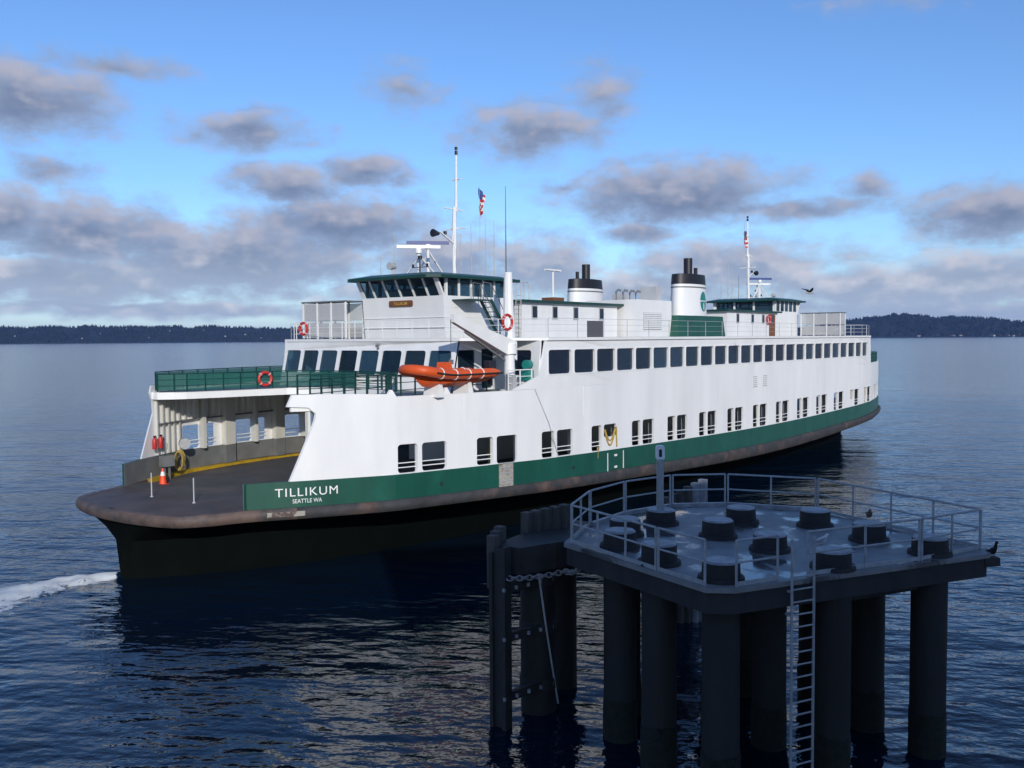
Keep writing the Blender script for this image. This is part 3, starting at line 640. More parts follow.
# bridge: house below, pilothouse with raked windows, green roof
def bridge(flip):
    fl = lambda mb: mb.rot180() if flip else mb
    m = MB(); m.hexa([(-27.75, -3.45, ZB), (-21.9, -3.45, ZB), (-21.9, 3.45, ZB), (-27.75, 3.45, ZB)], [(-27.95, -3.45, 13.6), (-21.9, -3.45, 13.6), (-21.9, 3.45, 13.6), (-27.95, 3.45, 13.6)])
    for z in (11.7, 12.3, 12.9): m.box(-27.9, -21.85, -3.475, 3.475, z, z+.03)
    ph = fl(m).build('pilothouse', 'white_paint', F)
    # window posts
    z0, z1 = 13.6, 14.62
    front = [(-3.4+6.8*i/6) for i in range(7)]
    for i, y in enumerate(front):
        wd = .30 if i in (0, 6) else .13
        m = MB(); q = wd/2; yy = max(-3.4+q*.6, min(3.4-q*.6, y))
        m.hexa([(-27.95, yy-q, z0), (-27.8, yy-q, z0), (-27.8, yy+q, z0), (-27.95, yy+q, z0)], [(-28.5, yy-q, z1), (-28.35, yy-q, z1), (-28.35, yy+q, z1), (-28.5, yy+q, z1)]); fl(m).build('window_post', 'white_trim', ph)
    for i in range(6):
        a, b_ = front[i]+.06, front[i+1]-.06
        m = MB(); m.hexa([(-27.9, a, z0+.002), (-27.88, a, z0+.002), (-27.88, b_, z0+.002), (-27.9, b_, z0+.002)], [(-28.44, a, z1), (-28.42, a, z1), (-28.42, b_, z1), (-28.44, b_, z1)]); fl(m).build('pane', 'glass_clear', ph)
    for sy in (-1, 1):
        xs = [-27.6+5.6*i/5 for i in range(6)]
        for x in xs: m = MB(); m.box(x-.08, x+.08, sy*3.30, sy*3.44, z0, z1); fl(m).build('window_post', 'white_trim', ph)
        for i in range(5): m = MB(); m.box(xs[i]+.08, xs[i+1]-.08, sy*3.36, sy*3.38, z0+.002, z1-.002); fl(m).build('pane', 'glass_clear', ph)
    for i in range(4): m = MB(); y = -3.2+6.4*i/3; m.box(-22.1, -21.95, y-.1, y+.1, z0, z1); fl(m).build('window_post', 'white_trim', ph)
    for i in range(3): m = MB(); y = -3.2+6.4*i/3; m.box(-22.03, -22.01, y+.1, y+6.4/3-.1, z0+.002, z1-.002); fl(m).build('pane', 'glass_clear', ph)
    m = MB(); m.box(-26.8, -26.1, -2.3, 2.3, z0, z0+.55).box(-25.2, -24.7, -.35, .35, z0, z0+.8).box(-23.4, -22.6, 1.2, 2.8, z0, z0+.7); fl(m).build('bridge_console', 'interior_dark', ph)
    ev = [(-29.25, -3.3), (-28.7, -4.0), (-21.2, -4.0), (-21.2, 4.0), (-28.7, 4.0), (-29.25, 3.3)]
    m = MB(); m.hexa([(x, y, 14.62) for x, y in ev], [(x, y, 14.78) for x, y in ev]); m.hexa([(x*.998+(-25*.002), y*.97, 14.781) for x, y in ev], [(-25+(x+25)*.75, y*.72, 15.0) for x, y in ev]); fl(m).build('pilothouse_roof', 'dark_green', ph)
    # wooden name board on the front
    m = MB(); m.plate(rrect(-1.0, 1.0, 13.02, 13.38, .1), [], lambda a, b_, dd: (-27.955-(b_-13.2)*.08+dd-.07, a, b_), .06); nb = fl(m).build('name_board', 'brown_wood', ph)
    vs, fs = text_mesh('TILLIKUM', .24, .004, 1.15); wdt = max(v[0] for v in vs)
    m = MB().add([(-28.03-.006-(v[1]+13.11-13.2)*.08, (wdt/2-v[0]), 13.115+v[1]) for v in vs], fs); fl(m).build('lettering', 'gold', nb)
    # deckhouse behind, with a green eave and narrow windows
    m = MB(); m.box(-21.0, -9.4, -4, 4, ZB, 13.36)
    for z in (11.7, 12.25, 12.8): m.box(-21.02, -9.38, -4.02, 4.02, z, z+.025)
    dh = fl(m).build('deckhouse', 'white_paint', F)
    m = MB(); m.box(-21.4, -9.0, -4.35, 4.35, 13.362, 13.52); fl(m).build('eave', 'dark_green', dh)
    for sy in (-1, 1):
        for x in (-19.7, -17.4, -14.9, -11.6):
            m = MB(); m.box(x-.32, x+.32, sy*4.0, sy*4.05, 12.3, 13.2); fr = fl(m).build('window', 'light_grey', dh)
            m = MB(); m.box(x-.24, x+.24, sy*4.052, sy*4.064, 12.38, 13.12); fl(m).build('pane', 'glass_dark', fr)
    # access ladder with hoops on the deckhouse end, wing shelter beside the pilothouse
    m = MB()
    for y in (-4.25, -3.85): m.tube([(-21.45, y, ZB), (-21.45, y, 14.5), (-21.3, y, 14.62), (-20.7, y, 14.62), (-20.6, y, 14.4), (-20.6, y, 13.5)], .03, 6)
    ld = fl(m).build('ladder', 'light_grey', dh)
    for i in range(9): m = MB(); m.tube([(-21.45, -4.25, ZB+.3+i*.3), (-21.45, -3.85, ZB+.3+i*.3)], .02, 6); fl(m).build('rung', 'light_grey', ld)
    m = MB(); m.box(-29.0, -27.3, 3.9, 8.2, 13.42, 13.5); sr = fl(m).build('wing_shelter_roof', 'grey_paint', F)
    for x in (-28.9, -27.4):
        for y in (4.0, 5.35, 6.7, 8.1): m = MB(); m.box(x-.05, x+.05, y-.05, y+.05, ZB, 13.42); fl(m).build('shelter_post', 'white_trim', sr)
        for i in range(3):
            y = (4.0, 5.35, 6.7)[i]
            for za, zb in ((ZB+.08, 12.1), (12.25, 13.35)): m = MB(); m.box(x-.012, x+.012, y+.06, y+1.29, za, zb); fl(m).build('wire_panel', 'white_mesh', sr)
    for za, zb in ((ZB+.08, 12.1), (12.25, 13.35)): m = MB(); m.box(-28.85, -27.45, 8.09, 8.11, za, zb); fl(m).build('wire_panel', 'white_mesh', sr)
    # stair from the roof to the pilothouse door
    m = MB()
    for y in (-4.85, -4.05): m.bar((-25.2, y, 13.35), (-23.5, y, ZB+.05), .08, .2)
    stp = fl(m).build('stair', 'dark_green', F)
    for i in range(8): q = i/7.; m = MB(); m.box(-25.1+1.5*q-.13, -25.1+1.5*q+.13, -4.8, -4.1, 13.2-2.0*q, 13.24-2.0*q); fl(m).build('tread', 'dark_green', stp)
    m = MB()
    for y in (-4.85, -4.05): m.tube([(-25.9, y, 14.4), (-25.2, y, 14.35), (-23.5, y, ZB+1.05), (-23.5, y, ZB)], .025, 6); m.tube([(-25.2, y, 13.35), (-25.2, y, 14.35)], .025, 6); m.tube([(-25.9, y, 13.35), (-25.9, y, 14.4)], .025, 6)
    fl(m).build('handrail', 'grey_paint', stp)
    m = MB(); m.box(-27.2, -25.15, -4.9, -3.48, 13.3, 13.37); fl(m).build('landing', 'dark_green', stp)
    # mast with crosstrees, radars, antennas on the pilothouse roof
    m = MB(); m.tube([(-23, 0, 14.9), (-23, 0, 18.2), (-22.95, 0, 19.6)], .14, 8, [.17, .15, .12]); m.tube([(-22.8, 0, 19.3), (-22.75, 0, 23.0)], .08, 8, [.11, .07])
    ms = fl(m).build('mast', 'white_trim', F)
    for pa_, pb_ in (((-24.0, 0, 19.45), (-22.2, 0, 19.45)), ((-22.9, -.9, 18.2), (-22.9, .9, 18.2)), ((-23, 0, 17.2), (-24.4, 0, 17.9)), ((-22.8, -.4, 21.4), (-22.7, .4, 21.4))): m = MB(); m.bar(pa_, pb_, .08); fl(m).build('crosstree', 'white_trim', ms)
    m = MB(); m.cyl(-22.75, 0, 23.0, 23.25, .1, .1, 10).cyl(-22.75, 0, 23.32, 23.5, .1, .1, 10); fl(m).build('masthead_light', 'black_paint', ms)
    m = MB(); m.tube([(-24.5, 0, 17.75), (-25.05, 0, 17.75)], .2, 12, [.1, .26]); m.cyl(-23.9, 0, 17.75, 17.95, .12, .12, 10); fl(m).build('horn', 'black_paint', ms)
    for x, y, z, c, nm in ((-27.0, -.6, 16.6, 'white_trim', 'radar'), (-25.2, .3, 17.05, 'blue_scanner', 'radar')):
        m = MB(); m.tube([(x, y, 14.9), (x, y, z-.25)], .1, 8); m.bar((x+.1, y, z-.5), (x+1.6, y, 15.0), .09); m.bar((x+.1, y, z-.5), (x+.1, y+1.2, 15.0), .07); m.cyl(x, y, z-.3, z-.02, .22, .2, 12)
        rd = fl(m).build(nm, 'white_trim', F)
        m = MB(); a = (-.75, .66)
        m.bar((x+1.35*a[0], y+1.35*a[1], z+.09), (x-1.35*a[0], y-1.35*a[1], z+.09), .16, .2); fl(m).build('scanner_bar', c, rd)
    for x, y, h in ((-24.2, -1.6, 17.6), (-23.9, -2.2, 18.3), (-27.9, 1.8, 16.3), (-22.0, -1.8, 19.0), (-22.1, -2.6, 18.6), (-26.3, 2.2, 17.8)):
        m = MB(); m.tube([(x, y, 14.85), (x, y, h)], .022, 6, [.035, .015]); fl(m).build('whip_antenna', 'light_grey', F)
    m = MB(); m.tube([(-28.1, .6, 14.85), (-28.1, .6, 15.35)], .04, 6); m.tube([(-28.35, .6, 15.5), (-27.85, .6, 15.5)], .2, 12, [.24, .16]); fl(m).build('searchlight', 'light_grey', F)
    m = MB(); m.tube([(-27.3, -1.0, 14.85), (-27.3, -1.0, 16.0)], .03, 6); m.bar((-27.3, -1.7, 15.4), (-27.3, -.3, 15.4), .04); m.cyl(-27.3, -1.0, 15.9, 16.1, .14, .14, 10); m.cyl(-27.3, -1.6, 15.4, 15.6, .07, .07, 8); m.cyl(-27.3, -.4, 15.4, 15.6, .07, .07, 8); fl(m).build('wind_vane', 'black_paint', F)
bridge(False); bridge(True)
# door opening and louvres, casing blocks and funnels
def funnel(flip):
    fl = lambda mb: mb.rot180() if flip else mb
    m = MB(); m.box(-9.0, -3.6, -5.4, -1.0, ZB, 13.85); cb = fl(m).build('casing_block', 'white_paint', F)
    m = MB(); m.box(-8.0, -5.2, -5.43, -5.4, 11.6, 12.9)
    lv = fl(m).build('louvre_panel', 'light_grey', cb)
    for i in range(9): m = MB(); m.box(-7.95, -5.25, -5.48, -5.432, 11.65+.14*i, 11.74+.14*i); fl(m).build('slat', 'white_trim', lv)
    m = MB(); m.hexa([(-3.9, -6.2, ZB), (4.4, -6.2, ZB), (4.4, -3.7, ZB), (-3.9, -3.7, ZB)], [(-3.55, -6.0, 12.74), (4.3, -6.0, 12.74), (4.3, -3.7, 12.74), (-3.55, -3.7, 12.74)]); fl(m).build('funnel_base', 'green_paint', F)
    def ov(z, a, b_, n=32): return [(.3+a*math.cos(2*math.pi*k/n), -4.85+b_*math.sin(2*math.pi*k/n), z) for k in range(n)]
    fu = fl(MB().loft([ov(12.75, 2.42, 1.13), ov(15.0, 2.26, 1.05)])).build('funnel', 'white_paint', F, smooth=True)
    fl(MB().loft([ov(15.002, 2.29, 1.08), ov(15.1, 2.29, 1.08)])).build('funnel_band', 'grey_paint', fu, smooth=True)
    fl(MB().loft([ov(15.102, 2.25, 1.045), ov(15.3, 2.24, 1.04)])).build('funnel_collar', 'white_trim', fu, smooth=True)
    fl(MB().loft([ov(15.302, 2.28, 1.06), ov(16.1, 2.18, 1.0), ov(16.15, 1.7, .7)])).build('funnel_top', 'black_paint', fu, smooth=True)
    fl(MB().cyl(.2, -4.85, 16.1, 17.45, .36, .36, 14)).build('exhaust_stack', 'black_paint', fu)
    fl(MB().cyl(1.55, -4.85, 16.1, 16.75, .16, .16, 10)).build('exhaust_stack', 'black_paint', fu)
    # emblem on the side of the funnel
    def fsurf(u, z, dd):
        a = 2.42-(z-12.75)*.0711; b_ = 1.13-(z-12.75)*.0356; x = u
        return (.3+x, -4.85-b_*math.sqrt(max(0, 1-(x/a)**2))-dd, z)
    for nm in (0, 1):
        sl = []
        for k in range(13):
            u = -.6+1.2*k/12; hgt_ = .8*math.sqrt(max(0., 1-(u/.62)**2))
            z0_, z1_ = (14.02, max(14.021, 13.92+hgt_)) if nm == 0 else (min(13.919, 13.92-hgt_), 13.92)
            if nm == 0 and 13.92+hgt_ < 14.03: continue
            sl.append([fsurf(.55+u, z0_, .03), fsurf(.55+u, z1_, .03), fsurf(.55+u, z1_, .012), fsurf(.55+u, z0_, .012)])
        fl(MB().loft(sl)).build('emblem', 'teal', fu)
    m = MB(); m.loft([[fsurf(u, 13.25, .045), fsurf(u, 13.78, .045), fsurf(u, 13.78, .031), fsurf(u, 13.25, .031)] for u in (.48, .55, .62)]); fl(m).build('emblem_bar', 'white_trim', fu)
    # pipes and a light block on the forward side
    m = MB(); m.box(-4.6, -3.7, -4.6, -3.2, 13.852, 15.0); fl(m).build('funnel_vent', 'light_grey', fu)
funnel(False); funnel(True)
for i, (x, y) in enumerate(((-7.9, -3.0), (-6.9, -3.0), (-5.9, -3.0), (-5.0, -3.0))):
    MB().tube([(x, y, 13.86), (x, y, 14.5), (x+.1, y-.12, 14.68), (x+.25, y-.3, 14.6)], .09, 8).build('vent_pipe', 'grey_paint', F)
m = MB(); m.box(-13.4, -12.1, -1.1, 0., 13.53, 14.0); m.build('roof_locker', 'brown_wood', F)
m = MB(); m.tube([(-12.4, -.3, 13.53), (-12.4, -.3, 16.0)], .08, 8); m.bar((-13.3, -.3, 16.05), (-11.5, -.3, 16.05), .3, .12); m.build('antenna_post', 'white_trim', F)
m = MB(); m.tube([(-25.1, -6.1, ZB), (-25.1, -6.1, 12.6), (-25.1, -6.1, 14.95)], .3, 10, [.42, .33, .24]); m.build('kingpost', 'white_paint', F)
MB().tube([(-23.4, -2.4, 14.9), (-23.4, -2.4, 15.0), (-17.6, 0, 13.5)], .012, 5).build('stay_wire', 'grey_paint', F)
m = MB(); m.tube([(-17.6, 0, 13.5), (-17.6, 0, 21.6)], .05, 6, [.06, .02]); m.build('whip_antenna', 'grey_paint', F)
MB().tube([(-20.4, 0, 13.5), (-20.4, 0, 21.3)], .015, 5).build('flag_halyard', 'light_grey', F)
MB().tube([(21.6, -.6, 14.9), (20.6, -.6, 22.6)], .02, 5).build('flag_halyard', 'light_grey', F)
MB().box(18.9, 20.3, -4.06, -4.003, ZB, 13.2).build('door', 'brown_wood', F)
m = MB(); m.box(-24.2, -22.6, -hw(23)-.02, -hw(23)+.05, 10.95, 12.0); m.build('vent_screen', 'interior_dark', F)
for x, z in ((-.9, 7.15), (1.0, 7.15)):
    m = MB(); m.box(x-.35, x+.35, -hw(0)-.03, -hw(0)+.01, z, z+.85); vent = m.build('side_vent', 'light_grey', F)
    for i in range(5): MB().box(x-.3, x+.3, -hw(0)-.06, -hw(0)-.031, z+.08+.15*i, z+.17+.15*i).build('slat', 'white_trim', vent)
# boarding door in the side with its folded step board, and the pilot door with a hanging hose
def hullbox(x0, x1, z0, z1, d0, d1):
    m = MB(); n = 4; rings = []
    for i in range(n+1):
        x = x0+(x1-x0)*i/n; rings.append([near(x, z0, d0), near(x, z1, d0), near(x, z1, d1), near(x, z0, d1)])
    return m.loft(rings)
hullbox(-31.45, -30.5, 3.25, 4.5, -.075, -.036).build('boarding_board', 'worn_board', F)
for z in (3.45, 3.6, 4.0, 4.3): hullbox(-31.42, -30.55, z, z+.05, -.12, -.076).build('step', 'rail_galv', F)
for x in (-22.17, -20.4): hullbox(x-.03, x+.03, 3.12, 4.2, -.06, -.036).build('door_edge', 'white_trim', F)
for x, z in ((-21.3, 4.0), (-21.3, 3.3)): hullbox(x-.12, x+.12, z-.06, z+.06, -.09, -.036).build('door_hinge', 'white_trim', F)
m = MB(); m.tube([near(-22.5+1.2*q/10, 5.6-.95*math.sin(math.pi*q/10), -.04) for q in range(11)], .05, 6); m.tube([near(-22.42+1.1*q/10, 5.62-.7*math.sin(math.pi*q/10), -.02) for q in range(11)], .045, 6); m.tube([near(-21.2, 5.7, -.05), near(-21.15, 4.5, -.05)], .045, 6); m.tube([near(-23.2, 4.65, -.0), near(-23.2, 4.0, -.0)], .05, 6); m.build('yellow_hose', 'yellow_hose', F)
for x in (-35.0, -25.6, 22.4): m = MB(); m.cyl(0, 0, 0, 1, .1, .1, 12); m.v = [(x+a, -(hw(x)+.03)-.02*c, zgb(x)+.5+b_) for a, b_, c in m.v]; m.build('scupper', 'black_rubber', F)
for x, d_, c, w_, z1 in ((-32.45, 1.6, 'yellow_paint', .22, 7.5), (-30.78, 1.3, 'red_paint', .09, 4.95), (-31.0, 1.1, 'yellow_hose', .07, 5.2)):
    p = near(x, 0, d_); MB().box(p[0]-w_/2, p[0]+w_/2, p[1]-w_/2, p[1]+w_/2, zdk(x)+.05, z1).build('deck_pipe', c, F)
# name on both near end bands, painted on the green plate
def lettering(txt, x0, x1, zlow, size, bold, par, zf, space=1.0):
    vs, fs = text_mesh(txt, size, bold, space); w_ = max(v[0] for v in vs); k = (x1-x0)/w_
    MB().add([near(x0+v[0]*k, zf(x0+v[0]*k)+zlow+v[1], -.046) for v in vs], fs).build('lettering', 'white_trim', par)
lettering('TILLIKUM', -42.45, -40.0, .5, .55, 0., F, zgb, 1.15)
lettering('SEATTLE WA', -41.8, -40.65, .18, .27, 0., F, zgb)
# worn pale patch and pad eye plates on the guard, small fittings on the wall
m = MB(); m.loft([[near(x, zrub(x)+.16, -.37), near(x, zgb(x)-.14, -.37), near(x, zgb(x)-.16, -.2), near(x, zrub(x)+.2, -.2)] for x in np.linspace(-42.9, -41.5, 8)]); m.build('guard_patch', 'worn_patch', F)
for x, y in ((-30.9, -1.2), (-29.0, -9.2)): m = MB(); m.box(x-.3, x-.1, y-.12, y+.12, 10.45, 10.7); m.tube([(x-.4, y-.25, 10.4), (x-.2, y, 10.6)], .1, 8); m.build('floodlight', 'grey_paint', F)
# end deck: stanchions
for x, y in ((-44.1, 1.2), (-43.85, -2.0)): m = MB(); m.tube([(x, y, zgb(x)-.05), (x, y, zgb(x)+1.2)], .032, 8); m.cyl(x, y, zgb(x)-.03, zgb(x)+.05, .09, .08, 12); m.build('stanchion', 'light_grey', F)
# hose locker, reel and drum on the inside of the far wall
def farp(x, d, z): return (x, hw(x)-d, z)
m = MB(); x = -38.1; c = Vector(farp(x, 1.0, 5.05)); m.tube([c+Vector((-.1, -.15, 0)), c+Vector((.1, .25, 0))], .32, 16); m.build('hose_drum', 'galvanised', F)
m = MB()
for i in range(7): m.torus(Vector(farp(-38.75+.06*i, .95-.02*i, 4.12+.05*math.sin(i*2.3))), .22, .045, (.7, -.4, 0), (0, 0, 1), 18, 6, 2.4)
m.build('hose_coil', 'yellow_hose', F)
m = MB(); c = farp(-39.9, 1.0, 0); m.box(c[0]-.35, c[0]+.35, c[1]-.25, c[1]+.2, 4.0, 4.6); m.box(c[0]-.2, c[0]-.1, c[1]-.05, c[1]+.05, 3.2, 4.0).box(c[0]+.1, c[0]+.2, c[1]-.05, c[1]+.05, 3.2, 4.0); m.build('capstan_box', 'grey_paint', F)
# davit crane over the rescue boat
m = MB(); m.cyl(-29.6, -9.7, 8.17, 10.2, .32, .28, 14); m.cyl(-29.6, -9.7, 10.2, 10.75, .42, .36, 14); m.cyl(-29.6, -9.7, 8.17, 8.3, .55, .55, 14); dv = m.build('davit', 'white_trim', F, smooth=True)
m = MB(); m.hexa([(-29.2, -9.92, 9.85), (-29.2, -9.48, 9.85), (-29.2, -9.48, 10.85), (-29.2, -9.92, 10.85)], [(-34.0, -9.68, 11.85), (-34.0, -9.42, 11.85), (-34.0, -9.42, 12.25), (-34.0, -9.68, 12.25)]); m.build('boom', 'white_trim', dv)
m = MB(); m.bar((-29.9, -9.62, 9.86), (-33.0, -9.52, 11.38), .1); m.build('ram', 'grey_paint', dv)
m = MB(); m.tube([(-34.05, -9.5, 12.0), (-34.05, -9.5, 9.9)], .02, 5); m.box(-34.15, -33.95, -9.58, -9.42, 9.75, 9.98); m.build('fall_wire', 'grey_paint', dv)
m = MB(); m.tube([(-28.9, -10.25, 9.6), (-28.55, -10.25, 9.6)], .26, 14); m.box(-28.95, -28.5, -10.5, -10.0, 8.75, 9.3); m.build('winch', 'teal', dv)
m = MB(); m.box(-29.3, -28.3, -10.1, -9.3, 8.17, 8.7); m.box(-30.2, -29.9, -10.4, -9.9, 8.17, 9.1); m.build('power_pack', 'light_grey', dv)
railing('boat_deck_rail', [(-30.4, -10.25), (-28.75, -10.55)], 8.3, 1.05, 'white_trim', .8, 2, .03)
m = MB(); rings = [[near(x, 8.31, -.0), near(x, 8.31+(x+30.5)*.36 if x > -30.5 else 8.32, 0), near(x, 8.31+(x+30.5)*.36 if x > -30.5 else 8.32, .1), near(x, 8.31, .1)] for x in np.linspace(-30.4, -28.4, 5)]; m.loft(rings).build('bulwark_slope', 'white_paint', F)
for x in (-35.2, -33.0): m = MB(); m.hexa([(x-.22, -9.9, 8.17), (x+.22, -9.9, 8.17), (x+.22, -8.85, 8.17), (x-.22, -8.85, 8.17)], [(x-.1, -9.8, 8.95), (x+.1, -9.8, 8.95), (x+.1, -8.9, 8.95), (x-.1, -8.9, 8.95)]); m.build('boat_cradle', 'white_trim', F)
for x in (-37.6, -34.6):
    m = MB(); m.hexa([near(x-.2, 8.3, 0), near(x+.2, 8.3, 0), near(x+.2, 8.3, .2), near(x-.2, 8.3, .2)], [near(x-.05, 8.62, .05), near(x+.05, 8.62, .05), near(x+.05, 8.62, .15), near(x-.05, 8.62, .15)]); m.build('fairlead_chock', 'white_trim', F)
# shell seam lines: thin weld ridges
for x in (-33.6, -24.6): hullbox(x-.015, x+.015, 6.6, 8.28, -.012, .01).build('weld_seam', 'white_trim', F)
m = MB(); m.tube([near(-28.9, 8.3, -.05), near(-27.8, 6.4, -.06), near(-27.0, 4.5, -.06)], .015, 5); m.build('painter_line', 'light_grey', F)

# ------------------------------------------------------------------ things carried by the ferry
# rescue boat: rigid inflatable, bow to the left
BO = Vector((-33.9, -9.4, 8.92)); boat = thing('rescue_boat', 'orange rigid inflatable rescue boat resting on white cradles beside the saloon', 'boat', BO)
def bp_(x, y, z): return (BO.x+x*.93, BO.y+y, BO.z+z)
tubepts = []
for q in range(29):
    t_ = q/28.; a = -1+2*t_
    if abs(a) > .62: y = math.copysign(.82, a); x = 3.0-(abs(a)-.0)*0
    x = 2.95-5.6*(1-abs(a))/.75 if abs(a) > .25 else -2.65-.55*math.cos(a/.25*math.pi/2)
    y = .82*math.copysign(1, a) if abs(a) > .25 else .82*math.sin(a/.25*math.pi/2)
    z = .35+.30*max(0, (-x-.6)/2.6)**1.7
    tubepts.append(bp_(x, y, z))
n_ = len(tubepts); rs = [.12]+[.25]*(n_-2)+[.12]
MB().tube(tubepts, .25, 10, rs).build('buoyancy_tube', 'orange_rubber', boat, smooth=True)
m = MB(); m.tube([(p[0], p[1]+math.copysign(.25, p[1]-BO.y), p[2]-.02) for p in tubepts[:11]], .05, 6); m.tube([(p[0], p[1]+math.copysign(.25, p[1]-BO.y), p[2]-.02) for p in tubepts[-11:]], .05, 6); m.build('rubbing_strake', 'black_rubber', boat)
rings = []
for x, w_, zk in ((2.8, .72, -.12), (1.5, .74, -.22), (0, .74, -.28), (-1.4, .66, -.3), (-2.3, .42, -.2), (-2.9, .12, .25)):
    zt = .28+.30*max(0, (-x-.6)/2.6)**1.7; rings.append([bp_(x, -w_, zt), bp_(x, -w_*.8, zk+.22), bp_(x, 0, zk), bp_(x, w_*.8, zk+.22), bp_(x, w_, zt)])
MB().loft(rings).build('boat_hull', 'orange_rubber', boat, smooth=True)
m = MB(); m.hexa([bp_(-.9, -.35, .2), bp_(-.2, -.35, .2), bp_(-.2, .35, .2), bp_(-.9, .35, .2)], [bp_(-.8, -.3, .95), bp_(-.4, -.3, .95), bp_(-.4, .3, .95), bp_(-.8, .3, .95)]); m.build('console', 'orange_rubber', boat)
m = MB(); m.box(BO.x+2.75, BO.x+3.3, BO.y-.22, BO.y+.22, BO.z+.35, BO.z+.95); m.box(BO.x+2.9, BO.x+3.15, BO.y-.1, BO.y+.1, BO.z-.4, BO.z+.35); m.build('outboard_motor', 'black_paint', boat, bevel=.05)
for q in (3, 5, 7, 9, 20, 22, 24, 26): p = Vector(tubepts[q]); m = MB(); m.torus(p, .255, .03, (0, 1, 0), (0, 0, 1), 12, 6); m.build('lifting_strap', 'white_trim', boat)
# life rings
def life_ring(c, ax, ay, label, R_=.36):
    root = thing('life_ring', label, 'life ring', c); m = MB(); m.torus(c, R_, .085, ax, ay, 24, 8); m.build('ring', 'red_paint', root, smooth=True)
    ax = Vector(ax).normalized(); ay = Vector(ay).normalized()
    for k in range(4):
        a = math.pi/4+k*math.pi/2; d_ = ax*math.cos(a)+ay*math.sin(a); m = MB(); m.torus(Vector(c)+d_*R_, .093, .018, d_, ax.cross(ay), 10, 6); m.cur = 0; m.build('band', 'white_trim', root)
life_ring((-26.9, -7.45, 11.95), (1, 0, 0), (0, 0, 1), 'red and white life ring beside the green pilothouse stair', .42)
p_ = (-34.55, 4.98)
life_ring((-34.6, 4.72, 8.75), (.97, -.24, 0), (0, 0, 1), 'red life ring hanging on the green rail of the far promenade wing', .38)
life_ring((-30.72, 5.9, 11.72), (0, 1, 0), (0, 0, 1), 'red life ring behind the white rail in front of the nearer pilothouse', .36)
life_ring((18.4, -4.2, 12.7), (1, 0, 0), (0, 0, 1), 'small red life ring beside the brown door below the farther pilothouse', .4)
life_ring((30.6, -6.2, 11.75), (0, 1, 0), (0, 0, 1), 'small red life ring on the rail at the far end of the roof', .36)
# traffic cone, extinguishers
cx, cy, cz = -41.1, 5.15, zdk(-41.1)+.07
root = thing('traffic_cone', 'orange traffic cone with white collar on the open end of the car deck', 'cone', (cx, cy, cz))
MB().box(cx-.24, cx+.24, cy-.24, cy+.24, cz, cz+.05).build('base', 'orange_cone', root)
MB().loft([[(cx+r_*math.cos(k*math.pi/8), cy+r_*math.sin(k*math.pi/8), cz+z) for k in range(16)] for r_, z in ((.2, .05), (.13, .5))]).build('cone_body', 'orange_cone', root, smooth=True)
MB().loft([[(cx+r_*math.cos(k*math.pi/8), cy+r_*math.sin(k*math.pi/8), cz+z) for k in range(16)] for r_, z in ((.132, .5), (.085, .72))]).build('collar', 'white_trim', root, smooth=True)
MB().loft([[(cx+r_*math.cos(k*math.pi/8), cy+r_*math.sin(k*math.pi/8), cz+z) for k in range(16)] for r_, z in ((.087, .72), (.04, .9))]).build('tip', 'orange_cone', root, smooth=True)
for i, (x, lb) in enumerate(((-40.55, 'red fire extinguisher nearest the raked edge of the far car deck wall'), (-40.0, 'red fire extinguisher nearer the orange cone side hose on the far car deck wall'))):
    c = farp(x, .55, 5.0); root = thing('fire_extinguisher', lb, 'extinguisher', c)
    m = MB(); m.loft([[(c[0]+r_*math.cos(k*math.pi/6), c[1]+r_*math.sin(k*math.pi/6), c[2]+z) for k in range(12)] for r_, z in ((.09, 0), (.125, .05), (.125, .5), (.08, .62), (.05, .66))]); m.build('cylinder', 'red_paint', root, smooth=True)
    m = MB(); m.box(c[0]-.05, c[0]+.1, c[1]-.03, c[1]+.03, c[2]+.66, c[2]+.76); m.tube([(c[0]+.08, c[1], c[2]+.7), (c[0]+.2, c[1], c[2]+.5), (c[0]+.17, c[1], c[2]+.2)], .02, 6); m.build('valve', 'black_paint', root)
# flags
def flag(x, y, z, h, label, seed):
    root = thing('flag', label, 'flag', (x, y, z-h)); rows = 14; cols = 7; P = []
    for i in range(rows+1):
        for j in range(cols+1):
            u = j/cols; v_ = i/rows; drop = .1*math.sin(u*9+seed)
            P.append((x+.06+.55*u*(.55+.25*math.sin(v_*5+seed)), y+.16*math.sin(u*11+v_*3+seed), z-h*v_-.55*u+drop))
    for st in range(7):
        m = MB()
        m.add(P, [(i*(cols+1)+j, i*(cols+1)+j+1, (i+1)*(cols+1)+j+1, (i+1)*(cols+1)+j) for i in range(st*2, st*2+2) for j in range(cols) if not (st < 4 and j < 3)])
        m.build('stripe', 'red_paint' if st % 2 == 0 else 'white_trim', root)
    m = MB(); m.add(P, [(i*(cols+1)+j, i*(cols+1)+j+1, (i+1)*(cols+1)+j+1, (i+1)*(cols+1)+j) for i in range(0, 8) for j in range(3)]); m.build('canton', 'blue_scanner', root)
flag(-20.42, 0, 21.1, 1.35, 'limp red and white striped flag hoisted near the taller left mast', 1)
flag(20.75, -.6, 21.9, 1.3, 'small flag hoisted beside the farther mast', 4)

